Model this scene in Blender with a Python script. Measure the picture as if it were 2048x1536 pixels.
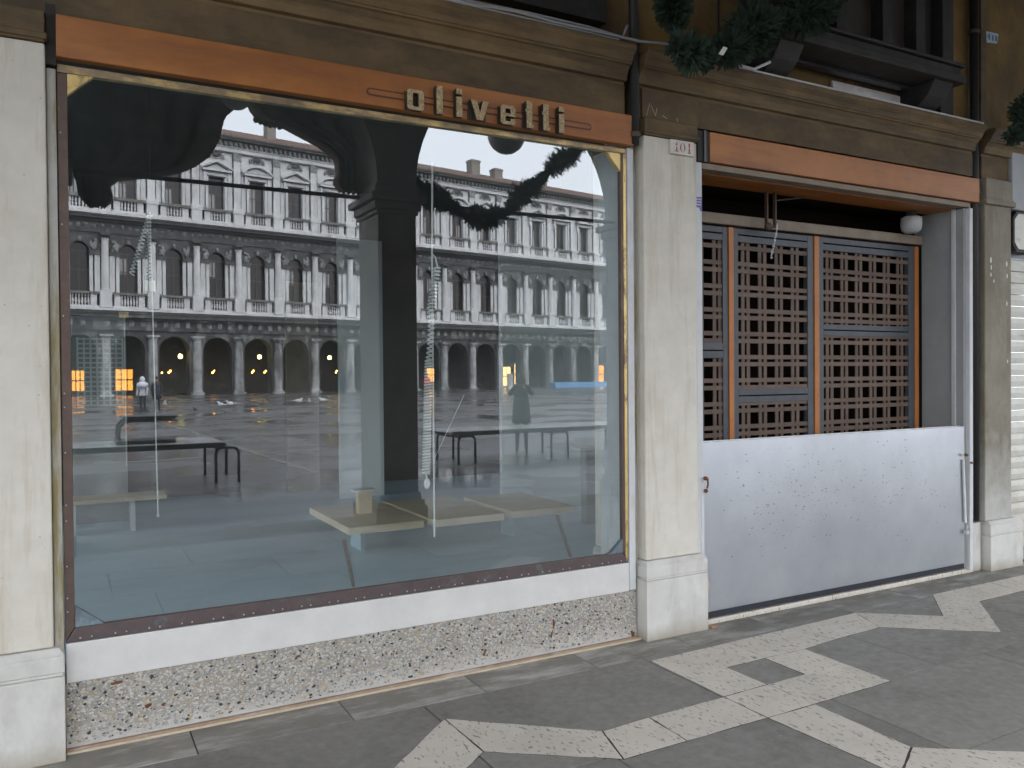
import bpy, bmesh, math, random
from mathutils import Vector, Matrix
random.seed(7)
R = math.radians
for o in list(bpy.data.objects): bpy.data.objects.remove(o)
sc = bpy.context.scene
col = sc.collection

# ------------------------------------------------------------------ camera
YAW, PITCH, ROLL, DIST, EYE = 0.5001883, -0.0122813, -0.0083192, 4.11197, 1.65
cam = bpy.data.cameras.new('camera'); cam_o = bpy.data.objects.new('camera', cam); col.objects.link(cam_o)
fw = Vector((math.sin(YAW)*math.cos(PITCH), math.cos(YAW)*math.cos(PITCH), math.sin(PITCH)))
rt = Vector((math.cos(YAW), -math.sin(YAW), 0)); up = rt.cross(fw)
rt2 = rt*math.cos(ROLL)+up*math.sin(ROLL); up2 = -rt*math.sin(ROLL)+up*math.cos(ROLL)
m = Matrix((rt2, up2, -fw)).transposed().to_4x4(); m.translation = Vector((0, -DIST, EYE))
cam_o.matrix_world = m
cam.sensor_width = 36; cam.lens = 1650/2048*36; cam.clip_end = 600; cam.clip_start = 0.05
sc.camera = cam_o
# ------------------------------------------------------------------ sky, sun, exposure
SUN_EL, SUN_AZ = R(42), R(35)          # a veiled sun behind the shop, lighting the far side of the square
w = bpy.data.worlds.new('World'); sc.world = w; w.use_nodes = True
nt = w.node_tree; nt.nodes.clear()
sky = nt.nodes.new('ShaderNodeTexSky'); sky.sky_type = 'NISHITA'; sky.sun_disc = False
sky.sun_elevation = SUN_EL; sky.sun_rotation = SUN_AZ; sky.dust_density = 4; sky.air_density = 1.5
hs = nt.nodes.new('ShaderNodeHueSaturation'); hs.inputs['Saturation'].default_value = 0.35
mx = nt.nodes.new('ShaderNodeMix'); mx.data_type = 'RGBA'; mx.inputs[0].default_value = 0.8
mx.inputs[7].default_value = (7.15, 7.6, 8.25, 1)      # the even cloud layer
tc = nt.nodes.new('ShaderNodeTexCoord'); cn = nt.nodes.new('ShaderNodeTexNoise'); cn.inputs['Scale'].default_value = 2.2; cn.inputs['Detail'].default_value = 5
cr = nt.nodes.new('ShaderNodeMapRange'); cr.inputs[3].default_value = 0.85; cr.inputs[4].default_value = 1.15
vm = nt.nodes.new('ShaderNodeMix'); vm.data_type = 'RGBA'; vm.blend_type = 'MULTIPLY'; vm.inputs[0].default_value = 1
bg = nt.nodes.new('ShaderNodeBackground'); bg.inputs[1].default_value = 0.12
out = nt.nodes.new('ShaderNodeOutputWorld')
L = nt.links.new
L(sky.outputs[0], hs.inputs['Color']); L(hs.outputs[0], mx.inputs[6]); L(tc.outputs['Generated'], cn.inputs['Vector'])
L(cn.outputs[0], cr.inputs[0]); L(mx.outputs[2], vm.inputs[6]); L(cr.outputs[0], vm.inputs[7]); L(vm.outputs[2], bg.inputs[0]); L(bg.outputs[0], out.inputs[0])
sl = bpy.data.lights.new('sun', 'SUN'); sl.energy = 0.7; sl.angle = R(60); sl.color = (1, .97, .92)
so = bpy.data.objects.new('sun', sl); col.objects.link(so)
sd = Vector((math.sin(SUN_AZ)*math.cos(SUN_EL), math.cos(SUN_AZ)*math.cos(SUN_EL), math.sin(SUN_EL)))
so.rotation_euler = sd.to_track_quat('Z', 'Y').to_euler(); so.location = sd*60
vs = sc.view_settings; vs.view_transform = 'Standard'; vs.look = 'None'; vs.gamma = 1; vs.use_curve_mapping = False
vs.exposure = 2.47
sc.render.engine = 'CYCLES'
cy = sc.cycles; cy.use_denoising = True; cy.max_bounces = 8; cy.diffuse_bounces = 4; cy.glossy_bounces = 5
cy.transparent_max_bounces = 16; cy.transmission_bounces = 6; cy.sample_clamp_indirect = 8; cy.caustics_reflective = False

# ------------------------------------------------------------------ materials
M = {}
def mat(name, c1, c2=None, scale=6, rough=.6, rough2=None, metal=0, bump=.15, stain=None, stain_amt=.6, stain_scale=(1.2, 1.2, 1.2),
        stain_lo=.5, stain_hi=.68, speck=None, speck_scale=60, speck_vec=(1, 1, 1), speck_lo=.1, speck_hi=.16, rnd=.0, detail=6, bscale=None,
        foot=None, foot_z=(0, 1), fleck=None):
    mt = bpy.data.materials.new(name); mt.use_nodes = True
    n = mt.node_tree; N = n.nodes; l = n.links.new; b = N['Principled BSDF']
    tcn = N.new('ShaderNodeTexCoord'); oi = N.new('ShaderNodeObjectInfo')
    add = N.new('ShaderNodeVectorMath'); add.operation = 'ADD'
    ml = N.new('ShaderNodeVectorMath'); ml.operation = 'SCALE'; ml.inputs[0].default_value = (7.3, 3.1, 5.7)
    l(oi.outputs['Random'], ml.inputs['Scale']); l(tcn.outputs['Object'], add.inputs[0]); l(ml.outputs[0], add.inputs[1])
    vec = add.outputs[0]
    no = N.new('ShaderNodeTexNoise'); no.inputs['Scale'].default_value = scale; no.inputs['Detail'].default_value = detail; no.inputs['Roughness'].default_value = .65
    l(vec, no.inputs['Vector'])
    rp = N.new('ShaderNodeValToRGB'); c2 = c2 or tuple(v*.8 for v in c1)
    rp.color_ramp.elements[0].position = .3; rp.color_ramp.elements[0].color = (*c2, 1)
    rp.color_ramp.elements[1].position = .7; rp.color_ramp.elements[1].color = (*c1, 1)
    l(no.outputs[0], rp.inputs[0]); cur = rp.outputs[0]
    def mixin(cur, fac, colr, blend='MIX'):
        mm = N.new('ShaderNodeMix'); mm.data_type = 'RGBA'; mm.blend_type = blend
        l(fac, mm.inputs[0]); l(cur, mm.inputs[6]); mm.inputs[7].default_value = (*colr, 1); return mm.outputs[2]
    def ranged(sock, lo, hi, a=0., c=1.):
        r = N.new('ShaderNodeMapRange'); r.inputs[1].default_value = lo; r.inputs[2].default_value = hi
        r.inputs[3].default_value = a; r.inputs[4].default_value = c; l(sock, r.inputs[0]); return r.outputs[0]
    if stain:
        mp = N.new('ShaderNodeMapping'); mp.inputs['Scale'].default_value = stain_scale; l(vec, mp.inputs[0])
        sn = N.new('ShaderNodeTexNoise'); sn.inputs['Scale'].default_value = 1; sn.inputs['Detail'].default_value = 7; sn.inputs['Roughness'].default_value = .7
        l(mp.outputs[0], sn.inputs['Vector'])
        cur = mixin(cur, ranged(sn.outputs[0], stain_lo, stain_hi, 0, stain_amt), stain)
    if foot:
        sx = N.new('ShaderNodeSeparateXYZ'); gm = N.new('ShaderNodeNewGeometry'); l(gm.outputs['Position'], sx.inputs[0])
        fn = N.new('ShaderNodeTexNoise'); fn.inputs['Scale'].default_value = 9; fn.inputs['Detail'].default_value = 5; l(vec, fn.inputs['Vector'])
        ad = N.new('ShaderNodeMath'); ad.operation = 'MULTIPLY_ADD'; ad.inputs[1].default_value = (foot_z[1]-foot_z[0])*.9; l(fn.outputs[0], ad.inputs[0]); l(sx.outputs[2], ad.inputs[2])
        off = (foot_z[1]-foot_z[0])*.45
        cur = mixin(cur, ranged(ad.outputs[0], foot_z[0]+off, foot_z[1]+off, .75, 0), foot)
    if fleck:
        mp = N.new('ShaderNodeMapping'); mp.inputs['Scale'].default_value = fleck[1]; mp.inputs['Rotation'].default_value = (0, 0, .5); l(vec, mp.inputs[0])
        fn2 = N.new('ShaderNodeTexNoise'); fn2.inputs['Scale'].default_value = 1; fn2.inputs['Detail'].default_value = 3; fn2.inputs['Roughness'].default_value = .6; l(mp.outputs[0], fn2.inputs['Vector'])
        cur = mixin(cur, ranged(fn2.outputs[0], fleck[2], fleck[2]+.05, 0, fleck[3]), fleck[0])
    if speck:
        mp = N.new('ShaderNodeMapping'); mp.inputs['Scale'].default_value = speck_vec; l(vec, mp.inputs[0])
        vo = N.new('ShaderNodeTexVoronoi'); vo.inputs['Scale'].default_value = speck_scale; l(mp.outputs[0], vo.inputs['Vector'])
        cur = mixin(cur, ranged(vo.outputs['Distance'], speck_lo, speck_hi, .85, 0), speck)
    if rnd:
        hv = N.new('ShaderNodeHueSaturation'); l(ranged(oi.outputs['Random'], 0, 1, 1-rnd, 1+rnd), hv.inputs['Value']); l(cur, hv.inputs['Color']); cur = hv.outputs[0]
    l(cur, b.inputs['Base Color'])
    b.inputs['Metallic'].default_value = metal
    if rough2 is None: b.inputs['Roughness'].default_value = rough
    else:
        rn = N.new('ShaderNodeTexNoise'); rn.inputs['Scale'].default_value = scale*.6; rn.inputs['Detail'].default_value = 4; l(vec, rn.inputs['Vector'])
        l(ranged(rn.outputs[0], .35, .65, rough, rough2), b.inputs['Roughness'])
    if bump:
        bn = N.new('ShaderNodeTexNoise'); bn.inputs['Scale'].default_value = bscale or scale*4; bn.inputs['Detail'].default_value = 5; l(vec, bn.inputs['Vector'])
        bp = N.new('ShaderNodeBump'); bp.inputs['Strength'].default_value = bump; bp.inputs['Distance'].default_value = .01
        l(bn.outputs[0], bp.inputs['Height']); l(bp.outputs[0], b.inputs['Normal'])
    M[name] = mt; return mt
def emit(name, c, s):
    mt = bpy.data.materials.new(name); mt.use_nodes = True; b = mt.node_tree.nodes['Principled BSDF']
    b.inputs['Base Color'].default_value = (*c, 1); b.inputs['Emission Color'].default_value = (*c, 1); b.inputs['Emission Strength'].default_value = s
    M[name] = mt
mat('pale_stone', (.66, .625, .555), (.57, .525, .45), 5, .65, bump=.16, stain=(.36, .27, .17), stain_amt=.6, stain_scale=(9, 9, .9), stain_lo=.49, stain_hi=.74, speck=(.3, .25, .2), speck_scale=14, speck_lo=.02, speck_hi=.06)
mat('pale_base', (.64, .625, .59), (.52, .5, .46), 4, .6, bump=.2, stain=(.33, .3, .27), stain_amt=.6, stain_scale=(3, 3, 1.4), stain_lo=.47, foot=(.3, .25, .18), foot_z=(0, .1))
mat('brown_stone', (.165, .108, .05), (.085, .055, .024), 3.5, .75, bump=.25, stain=(.045, .035, .024), stain_amt=.75, stain_scale=(1.6, 3, 5), stain_lo=.45, stain_hi=.65)
mat('moulding_stone', (.215, .14, .062), (.125, .08, .035), 3.5, .72, bump=.25, stain=(.06, .045, .028), stain_amt=.75, stain_scale=(1.1, 5, 9), stain_lo=.45, stain_hi=.62)
mat('grey_pilaster', (.27, .24, .185), (.18, .155, .11), 4, .7, bump=.2, stain=(.14, .11, .075), stain_amt=.7, stain_scale=(4, 4, 1), foot=(.6, .6, .58), foot_z=(.2, 1.15))
mat('ochre_plaster', (.26, .16, .045), (.16, .1, .035), 2.2, .85, bump=.3, stain=(.055, .04, .022), stain_amt=.85, stain_scale=(1.3, 1.3, .8), stain_lo=.42, stain_hi=.62)
mat('teak', (.43, .165, .04), (.31, .105, .024), 2.2, .45, bump=.06, stain=(.17, .06, .025), stain_amt=.6, stain_scale=(.9, 8, 7), stain_lo=.46, stain_hi=.68)
mat('teak_orange', (.5, .19, .05), (.4, .13, .03), 5, .5, bump=.05)
mat('groove_wood', (.14, .055, .03), (.1, .04, .025), 5, .6)
mat('bronze', (.13, .085, .065), (.085, .058, .05), 14, .5, bump=.1, stain=(.36, .25, .1), stain_amt=.5, stain_scale=(14, 14, 5), stain_lo=.6, stain_hi=.72, metal=.35)
mat('bronze_low', (.12, .088, .082), (.085, .065, .068), 14, .5, bump=.1, stain=(.17, .25, .27), stain_amt=.5, stain_scale=(9, 9, 9), stain_lo=.58, stain_hi=.75, metal=.3)
mat('bronze_blue', (.16, .2, .23), (.1, .11, .125), 12, .5, bump=.1, stain=(.3, .42, .46), stain_amt=.6, stain_scale=(14, 14, 14), stain_lo=.52, stain_hi=.7, metal=.3)
mat('brass_top', (.32, .24, .14), (.2, .15, .1), 12, .4, bump=.1, stain=(.62, .45, .19), stain_amt=.9, stain_scale=(5, 12, 12), stain_lo=.46, stain_hi=.6, metal=.45)
mat('brass', (.75, .56, .24), (.6, .42, .16), 12, .35, bump=.08, stain=(.15, .1, .065), stain_amt=.85, stain_scale=(14, 14, 6), stain_lo=.5, stain_hi=.62, metal=.5)
mat('letter_gold', (.6, .47, .26), (.25, .17, .09), 75, .4, bump=.5, metal=.5, detail=2)
mat('letter_side', (.045, .035, .028), None, 20, .6)
mat('marble', (.66, .64, .615), (.58, .56, .535), 7, .35, bump=.02, stain=(.55, .54, .52), stain_amt=.35, stain_scale=(3, 3, 3))
mat('white_trim', (.62, .63, .64), (.52, .52, .52), 6, .5, bump=.05, stain=(.35, .3, .22), stain_amt=.5, stain_scale=(12, 12, 1.2), stain_lo=.55)
mat('stained_trim', (.5, .49, .46), (.4, .37, .31), 6, .6, bump=.1, stain=(.25, .19, .06), stain_amt=.9, stain_scale=(14, 14, 1.6), stain_lo=.44, stain_hi=.6)
mat('dark_gap', (.03, .026, .022), None, 8, .8)
mat('mortar', (.38, .35, .3), (.28, .25, .21), 30, .8, bump=.4, foot=(.62, .6, .57), foot_z=(.0, .12))
mat('pebble_white', (.68, .65, .58), (.5, .47, .42), 30, .5, rnd=.25)
mat('pebble_grey', (.3, .3, .3), (.22, .21, .2), 30, .5, rnd=.35)
mat('pebble_dark', (.06, .06, .065), (.04, .04, .04), 30, .5, rnd=.35)
mat('pebble_tan', (.46, .36, .24), (.38, .27, .16), 30, .5, rnd=.3)
mat('rust', (.2, .07, .025), (.1, .035, .015), 25, .8, bump=.4)
mat('curb_terracotta', (.36, .24, .16), (.25, .17, .12), 12, .7, bump=.2, stain=(.5, .45, .38), stain_amt=.7, stain_scale=(4, 4, 4))
mat('curb_line', (.55, .46, .34), (.45, .36, .26), 12, .7)
mat('grey_slab', (.27, .255, .23), (.205, .192, .172), 30, .45, rough2=.7, bump=.2, bscale=120, detail=9, stain=(.12, .113, .1), stain_amt=.55, stain_scale=(1.7, 1.7, 1.5), stain_lo=.45, rnd=.1, speck=(.42, .41, .4), speck_scale=9, speck_lo=.0, speck_hi=.05)
mat('border_slab', (.24, .225, .2), (.18, .166, .143), 6, .45, rough2=.7, bump=.14, stain=(.5, .485, .46), stain_amt=.75, stain_scale=(2.2, 7, 3), stain_lo=.47, stain_hi=.66, rnd=.15)
mat('white_slab', (.67, .615, .54), (.59, .535, .46), 5, .55, bump=.06, stain=(.45, .41, .34), stain_amt=.4, stain_scale=(2, 2, 2),
    fleck=((.2, .17, .14), (62, 24, 40), .59, .85), rnd=.05)
mat('joint', (.05, .046, .04), None, 10, .9)
mat('barrier_metal', (.53, .545, .575), (.44, .455, .49), 3, .29, metal=.7, bump=0, stain=(.45, .46, .5), stain_amt=.35, stain_scale=(1.5, 1.5, 1), stain_lo=.4, stain_hi=.8)
mat('rust_fleck', (.36, .28, .2), (.25, .18, .11), 20, .8)
mat('rail_stone', (.2, .195, .18), (.12, .115, .105), 2, .8, stain=(.33, .33, .32), stain_amt=.5, stain_scale=(2, 2, 2))
mat('rubber', (.02, .022, .03), None, 10, .7)
mat('frame_paint', (.085, .093, .105), (.06, .066, .076), 10, .5, bump=.08)
mat('slat_wood', (.145, .095, .07), (.1, .064, .046), 12, .6, bump=.15, rnd=.15)
mat('dark_inside', (.012, .009, .007), None, 5, .9, bump=0); M['dark_inside'].node_tree.nodes['Principled BSDF'].inputs['Specular IOR Level'].default_value = .05  # near-black, so the unlit space around the door is put into the colour
mat('jamb_grey', (.34, .345, .34), (.29, .295, .29), 3, .6, bump=.08, stain=(.24, .24, .235), stain_amt=.5, stain_scale=(2, 2, 1.5))
mat('transom', (.26, .21, .16), (.18, .14, .1), 6, .6)
mat('black_iron', (.02, .018, .017), (.012, .011, .01), 12, .6)
mat('brown_iron', (.1, .06, .035), (.05, .03, .02), 12, .6)
mat('steel', (.7, .7, .7), (.5, .5, .5), 20, .35, metal=.8)
mat('white_plastic', (.46, .46, .46), None, 10, .5)
mat('plate_white', (.68, .65, .6), (.58, .54, .48), 12, .5, bump=.05, stain=(.4, .3, .2), stain_amt=.5, stain_scale=(14, 14, 14))
mat('digit_red', (.36, .11, .08), (.3, .09, .07), 20, .6)
mat('sticker_blue', (.16, .14, .48), (.13, .12, .4), 10, .5)
mat('ink_blue', (.06, .14, .36), None, 10, .5)
mat('pale_tag', (.5, .6, .66), None, 10, .5)
mat('dark_wood', (.022, .018, .016), (.014, .012, .011), 9, .7, bump=.3, stain=(.05, .045, .04), stain_amt=.6, stain_scale=(3, 3, 3))
mat('shutter_brown', (.05, .042, .034), (.028, .023, .02), 6, .7, bump=.2)
mat('plaster_patch', (.78, .75, .72), (.6, .56, .52), 10, .8, bump=.3)
mat('pine', (.018, .036, .02), (.009, .018, .011), 20, .8, bump=0, rnd=.2)
mat('pine_light', (.03, .06, .035), (.018, .035, .02), 20, .8, bump=0)
mat('shutter_white', (.68, .66, .6), (.58, .56, .5), 5, .5, bump=.05, stain=(.33, .28, .2), stain_amt=.6, stain_scale=(4, 4, 9), stain_lo=.55, stain_hi=.72, foot=(.42, .37, .3), foot_z=(.05, .9))
mat('box_grey', (.34, .35, .36), (.28, .29, .3), 5, .5)
mat('steel_dark', (.1, .1, .11), (.05, .05, .055), 4, .35, metal=.4)
mat('panel_grey', (.72, .73, .71), (.66, .67, .65), 2, .5, bump=.03)
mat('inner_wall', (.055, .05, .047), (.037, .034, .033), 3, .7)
mat('inner_floor', (.52, .67, .75), (.44, .58, .66), 40, .35, bump=.05, stain=(.33, .42, .47), stain_amt=.6, stain_scale=(.5, 1.6, .9), stain_lo=.45)
mat('travertine', (.74, .6, .42), (.64, .5, .34), 6, .45, bump=.05)
mat('cord', (.72, .72, .68), None, 10, .5)
mat('tag_cream', (.7, .66, .52), None, 10, .6)
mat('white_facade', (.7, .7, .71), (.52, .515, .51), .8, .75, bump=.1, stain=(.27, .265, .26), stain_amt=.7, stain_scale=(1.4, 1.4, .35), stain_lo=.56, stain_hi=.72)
mat('soot_shade_stone', (.12, .12, .12), (.06, .06, .06), 1.6, .85, bump=.2, stain=(.3, .3, .29), stain_amt=.7, stain_scale=(1.5, 1.5, 1.8), stain_lo=.56, stain_hi=.7)  # sooty stone; its dark tone also paints shade under mouldings and behind balusters
mat('carving', (.42, .42, .42), (.07, .07, .07), 3.2, .8, bump=.2)
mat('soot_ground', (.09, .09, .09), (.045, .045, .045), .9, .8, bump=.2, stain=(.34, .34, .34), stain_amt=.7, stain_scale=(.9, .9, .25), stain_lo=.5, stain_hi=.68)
mat('pier_white', (.5, .5, .5), (.2, .2, .2), 1.1, .75, bump=.1, stain=(.07, .07, .07), stain_amt=.85, stain_scale=(.8, .8, .3), stain_lo=.48, stain_hi=.62)  # pale upright streaks paint the highlight on the half columns
mat('window_dark', (.035, .035, .04), (.02, .02, .022), 2, .15, bump=0)
mat('mullion', (.12, .075, .05), None, 6, .6)
mat('curtain', (.42, .42, .42), (.3, .3, .31), 3, .8)
mat('roof_tile', (.28, .18, .145), (.19, .135, .115), 1.3, .85, bump=.3, stain=(.22, .2, .18), stain_amt=.6, stain_scale=(.3, .3, .3))
mat('chimney', (.28, .25, .22), (.2, .18, .16), 2, .85)
mat('piazza', (.15, .15, .155), (.075, .073, .074), .55, .08, rough2=.5, bump=.05, bscale=3, stain=(.045, .042, .042), stain_amt=.8, stain_scale=(.16, .7, 1), stain_lo=.44, stain_hi=.58)
mat('piazza_line', (.25, .245, .24), (.16, .157, .152), .8, .25)
mat('arcade_stone', (.2, .18, .15), (.12, .105, .088), 2.2, .75, bump=.2, stain=(.09, .08, .065), stain_amt=.6, stain_scale=(2, 2, .7))
mat('arcade_ceiling', (.16, .12, .08), (.1, .075, .05), 3, .8)
mat('drape', (.2, .15, .125), (.13, .1, .08), 8, .9, bump=.1, stain=(.16, .13, .1), stain_amt=.5, stain_scale=(3, 3, .6))
mat('globe_glass', (.3, .29, .27), (.24, .23, .21), 3, .3, bump=0)
mat('walk_wood', (.52, .53, .54), (.42, .43, .44), 6, .18, bump=.06, stain=(.18, .18, .19), stain_amt=.5, stain_scale=(1, 5, 1))
mat('walk_edge', (.03, .03, .032), None, 8, .5)
mat('walk_steel', (.06, .075, .085), (.03, .04, .045), 10, .35, metal=.5)
mat('coat_white', (.75, .77, .82), (.62, .64, .7), 6, .8)
mat('coat_dark', (.04, .042, .05), None, 6, .8)
mat('coat_olive', (.05, .052, .042), (.035, .037, .03), 6, .8)
mat('coat_red', (.45, .03, .03), None, 6, .8)
mat('trousers', (.025, .03, .04), None, 6, .8)
mat('skin', (.5, .3, .22), None, 10, .5, bump=0)
mat('hair', (.05, .035, .025), None, 10, .7)
mat('gull', (.7, .7, .7), (.55, .56, .58), 20, .7, bump=0)
mat('pigeon', (.1, .1, .115), (.06, .06, .07), 20, .7, bump=0)
mat('tarp_blue', (.1, .27, .48), (.07, .2, .38), 4, .5)
emit('lamp_yellow', (1, .84, .22), 7)
emit('bulb_orange', (1, .5, .08), 14)
emit('shop_glow', (1, .4, .06), 1.3)
emit('shop_glow_pale', (1, .62, .24), 1.8)
# glass: mirror-like first surface over a clear pane
def glass(name, ior, tint):
    mt = bpy.data.materials.new(name); mt.use_nodes = True; n = mt.node_tree; n.nodes.clear(); l = n.links.new
    o = n.nodes.new('ShaderNodeOutputMaterial'); tr = n.nodes.new('ShaderNodeBsdfTransparent'); gl = n.nodes.new('ShaderNodeBsdfGlossy')
    fr = n.nodes.new('ShaderNodeFresnel'); ge = n.nodes.new('ShaderNodeNewGeometry'); mu = n.nodes.new('ShaderNodeMath'); sb = n.nodes.new('ShaderNodeMath'); mi = n.nodes.new('ShaderNodeMixShader')
    fr.inputs['IOR'].default_value = ior; gl.inputs['Roughness'].default_value = 0; tr.inputs[0].default_value = (*tint, 1); gl.inputs[0].default_value = (.96, .985, 1, 1)
    sb.operation = 'SUBTRACT'; sb.inputs[0].default_value = 1; l(ge.outputs['Backfacing'], sb.inputs[1])
    mu.operation = 'MULTIPLY'; l(fr.outputs[0], mu.inputs[0]); l(sb.outputs[0], mu.inputs[1])
    l(mu.outputs[0], mi.inputs[0]); l(tr.outputs[0], mi.inputs[1]); l(gl.outputs[0], mi.inputs[2]); du = n.nodes.new('ShaderNodeBsdfDiffuse'); du.inputs[0].default_value = (.6, .6, .58, 1); dm = n.nodes.new('ShaderNodeMixShader'); dn_ = n.nodes.new('ShaderNodeTexNoise'); dn_.inputs['Scale'].default_value = 2.5; dn_.inputs['Detail'].default_value = 6
    dr = n.nodes.new('ShaderNodeMapRange'); dr.inputs[1].default_value = .35; dr.inputs[2].default_value = .75; dr.inputs[3].default_value = .002; dr.inputs[4].default_value = .016; dt = n.nodes.new('ShaderNodeTexCoord')
    l(dt.outputs['Object'], dn_.inputs['Vector']); l(dn_.outputs[0], dr.inputs[0]); l(dr.outputs[0], dm.inputs[0]); l(mi.outputs[0], dm.inputs[1]); l(du.outputs[0], dm.inputs[2]); l(dm.outputs[0], o.inputs[0]); M[name] = mt
glass('shop_glass', 2.4, (.93, .965, .97))
glass('clear_glass', 1.5, (.9, .93, .93))

# ------------------------------------------------------------------ mesh helpers
class MB:
    def __init__(s): s.v = []; s.f = []
    def add(s, vs, fs):
        b = len(s.v); s.v += [tuple(v) for v in vs]; s.f += [tuple(i+b for i in f) for f in fs]; return s
    def box(s, x0, x1, y0, y1, z0, z1):
        x0, x1 = min(x0, x1), max(x0, x1); y0, y1 = min(y0, y1), max(y0, y1); z0, z1 = min(z0, z1), max(z0, z1)
        return s.add([(x0,y0,z0),(x1,y0,z0),(x1,y1,z0),(x0,y1,z0),(x0,y0,z1),(x1,y0,z1),(x1,y1,z1),(x0,y1,z1)],
              [(0,3,2,1),(4,5,6,7),(0,1,5,4),(1,2,6,5),(2,3,7,6),(3,0,4,7)])
    def prism(s, pts, a0, a1, axis='y'):
        A = sum(pts[i][0]*pts[(i+1) % len(pts)][1]-pts[(i+1) % len(pts)][0]*pts[i][1] for i in range(len(pts)))
        if A < 0: pts = pts[::-1]
        n = len(pts)
        if axis == 'y': a0, a1 = min(a0, a1), max(a0, a1); f = lambda p, a: (p[0], a, p[1])
        elif axis == 'z': a0, a1 = max(a0, a1), min(a0, a1); f = lambda p, a: (p[0], p[1], a)
        else: a0, a1 = max(a0, a1), min(a0, a1); f = lambda p, a: (a, p[0], p[1])
        vs = [f(p, a0) for p in pts]+[f(p, a1) for p in pts]
        return s.add(vs, [tuple(range(n)), tuple(range(2*n-1, n-1, -1))]+[(i, i+n, (i+1) % n+n, (i+1) % n) for i in range(n)])
    def tube(s, path, r, n=8, caps=True):
        P = [Vector(p) for p in path]; b = len(s.v); vs = []; fs = []; u = None
        for i, p in enumerate(P):
            t = (P[min(i+1, len(P)-1)]-P[max(i-1, 0)]).normalized()
            if u is None: u = t.cross(Vector((0, 0, 1)) if abs(t.z) < .9 else Vector((1, 0, 0))).normalized()
            else: u = (u-t*u.dot(t)).normalized()
            w_ = t.cross(u); rr = r[i] if isinstance(r, (list, tuple)) else r
            vs += [p+(u*math.cos(2*math.pi*k/n)+w_*math.sin(2*math.pi*k/n))*rr for k in range(n)]
        for i in range(len(P)-1):
            for k in range(n): fs.append((i*n+k, i*n+(k+1) % n, (i+1)*n+(k+1) % n, (i+1)*n+k))
        if caps: fs += [tuple(range(n-1, -1, -1)), tuple(range((len(P)-1)*n, len(P)*n))]
        return s.add(vs, fs)
    def lathe(s, prof, cx=0, cy=0, n=12, a0=0, a1=2*math.pi):
        full = abs(a1-a0-2*math.pi) < 1e-6; k = n if full else n+1; vs = []; fs = []
        for r, z in prof:
            for i in range(k):
                a = a0+(a1-a0)*i/n; vs.append((cx+r*math.cos(a), cy+r*math.sin(a), z))
        for j in range(len(prof)-1):
            for i in range(n):
                i2 = (i+1) % k; fs.append((j*k+i, j*k+i2, (j+1)*k+i2, (j+1)*k+i))
        if full: fs += [tuple(range(k-1, -1, -1)), tuple(range((len(prof)-1)*k, len(prof)*k))]
        return s.add(vs, fs)
    def ball(s, c, r, n=10, m_=7):
        rx, ry, rz = r if isinstance(r, (tuple, list)) else (r, r, r); vs = [(c[0], c[1], c[2]-rz)]; fs = []
        for j in range(1, m_):
            t = -math.pi/2+math.pi*j/m_
            for i in range(n):
                a = 2*math.pi*i/n; vs.append((c[0]+rx*math.cos(t)*math.cos(a), c[1]+ry*math.cos(t)*math.sin(a), c[2]+rz*math.sin(t)))
        vs.append((c[0], c[1], c[2]+rz)); T = len(vs)-1
        for i in range(n):
            fs.append((0, 1+(i+1) % n, 1+i)); fs.append((T, 1+(m_-2)*n+i, 1+(m_-2)*n+(i+1) % n))
            for j in range(m_-2): fs.append((1+j*n+i, 1+j*n+(i+1) % n, 1+(j+1)*n+(i+1) % n, 1+(j+1)*n+i))
        return s.add(vs, fs)
    def build(s, name, m_, parent=None, bevel=0, smooth=False, local=False, loc=None, mats=None, mi=None, seg=2):
        org = Vector((0, 0, 0))
        if parent is not None and not local:
            p = parent
            while p is not None: org += p.location; p = p.parent
        if loc is not None: org = org+Vector(loc)-(org if parent is None else org*1)+Vector((0, 0, 0)) if parent is None else org
        me = bpy.data.meshes.new(name); me.from_pydata([Vector(v)-org for v in s.v], [], s.f)
        for mm in (mats or [m_]): me.materials.append(M[mm])
        if mi: me.polygons.foreach_set('material_index', mi)
        if smooth: me.polygons.foreach_set('use_smooth', [True]*len(me.polygons))
        me.update(); o = bpy.data.objects.new(name, me); col.objects.link(o); o.parent = parent
        if loc is not None and parent is None: o.location = loc
        if bevel:
            bv = o.modifiers.new('bevel', 'BEVEL'); bv.width = bevel; bv.segments = seg; bv.limit_method = 'ANGLE'; bv.angle_limit = R(40)
        return o
def tag(o, label, cat, group=None):
    o['label'] = label; o['category'] = cat
    if group: o['group'] = group
    return o
def kind(o, k): o['kind'] = k; return o
def thing(name, label, cat, loc=(0, 0, 0), rz=0, group=None):
    o = bpy.data.objects.new(name, None); o.empty_display_size = .2; col.objects.link(o); o.location = loc; o.rotation_euler = (0, 0, rz)
    return tag(o, label, cat, group)
def copy_tree(o, parent=None):
    c = o.copy(); col.objects.link(c); c.parent = parent
    for ch in list(o.children): copy_tree(ch, c)
    return c
def dup(o, loc, parent):
    c = o.copy(); col.objects.link(c); c.parent = parent; c.location = loc; return c
GL = 0.02                                   # plane of the glass
def V(y): return 2*GL-y                     # distance behind the glass of a mirror image -> place in the square

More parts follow.
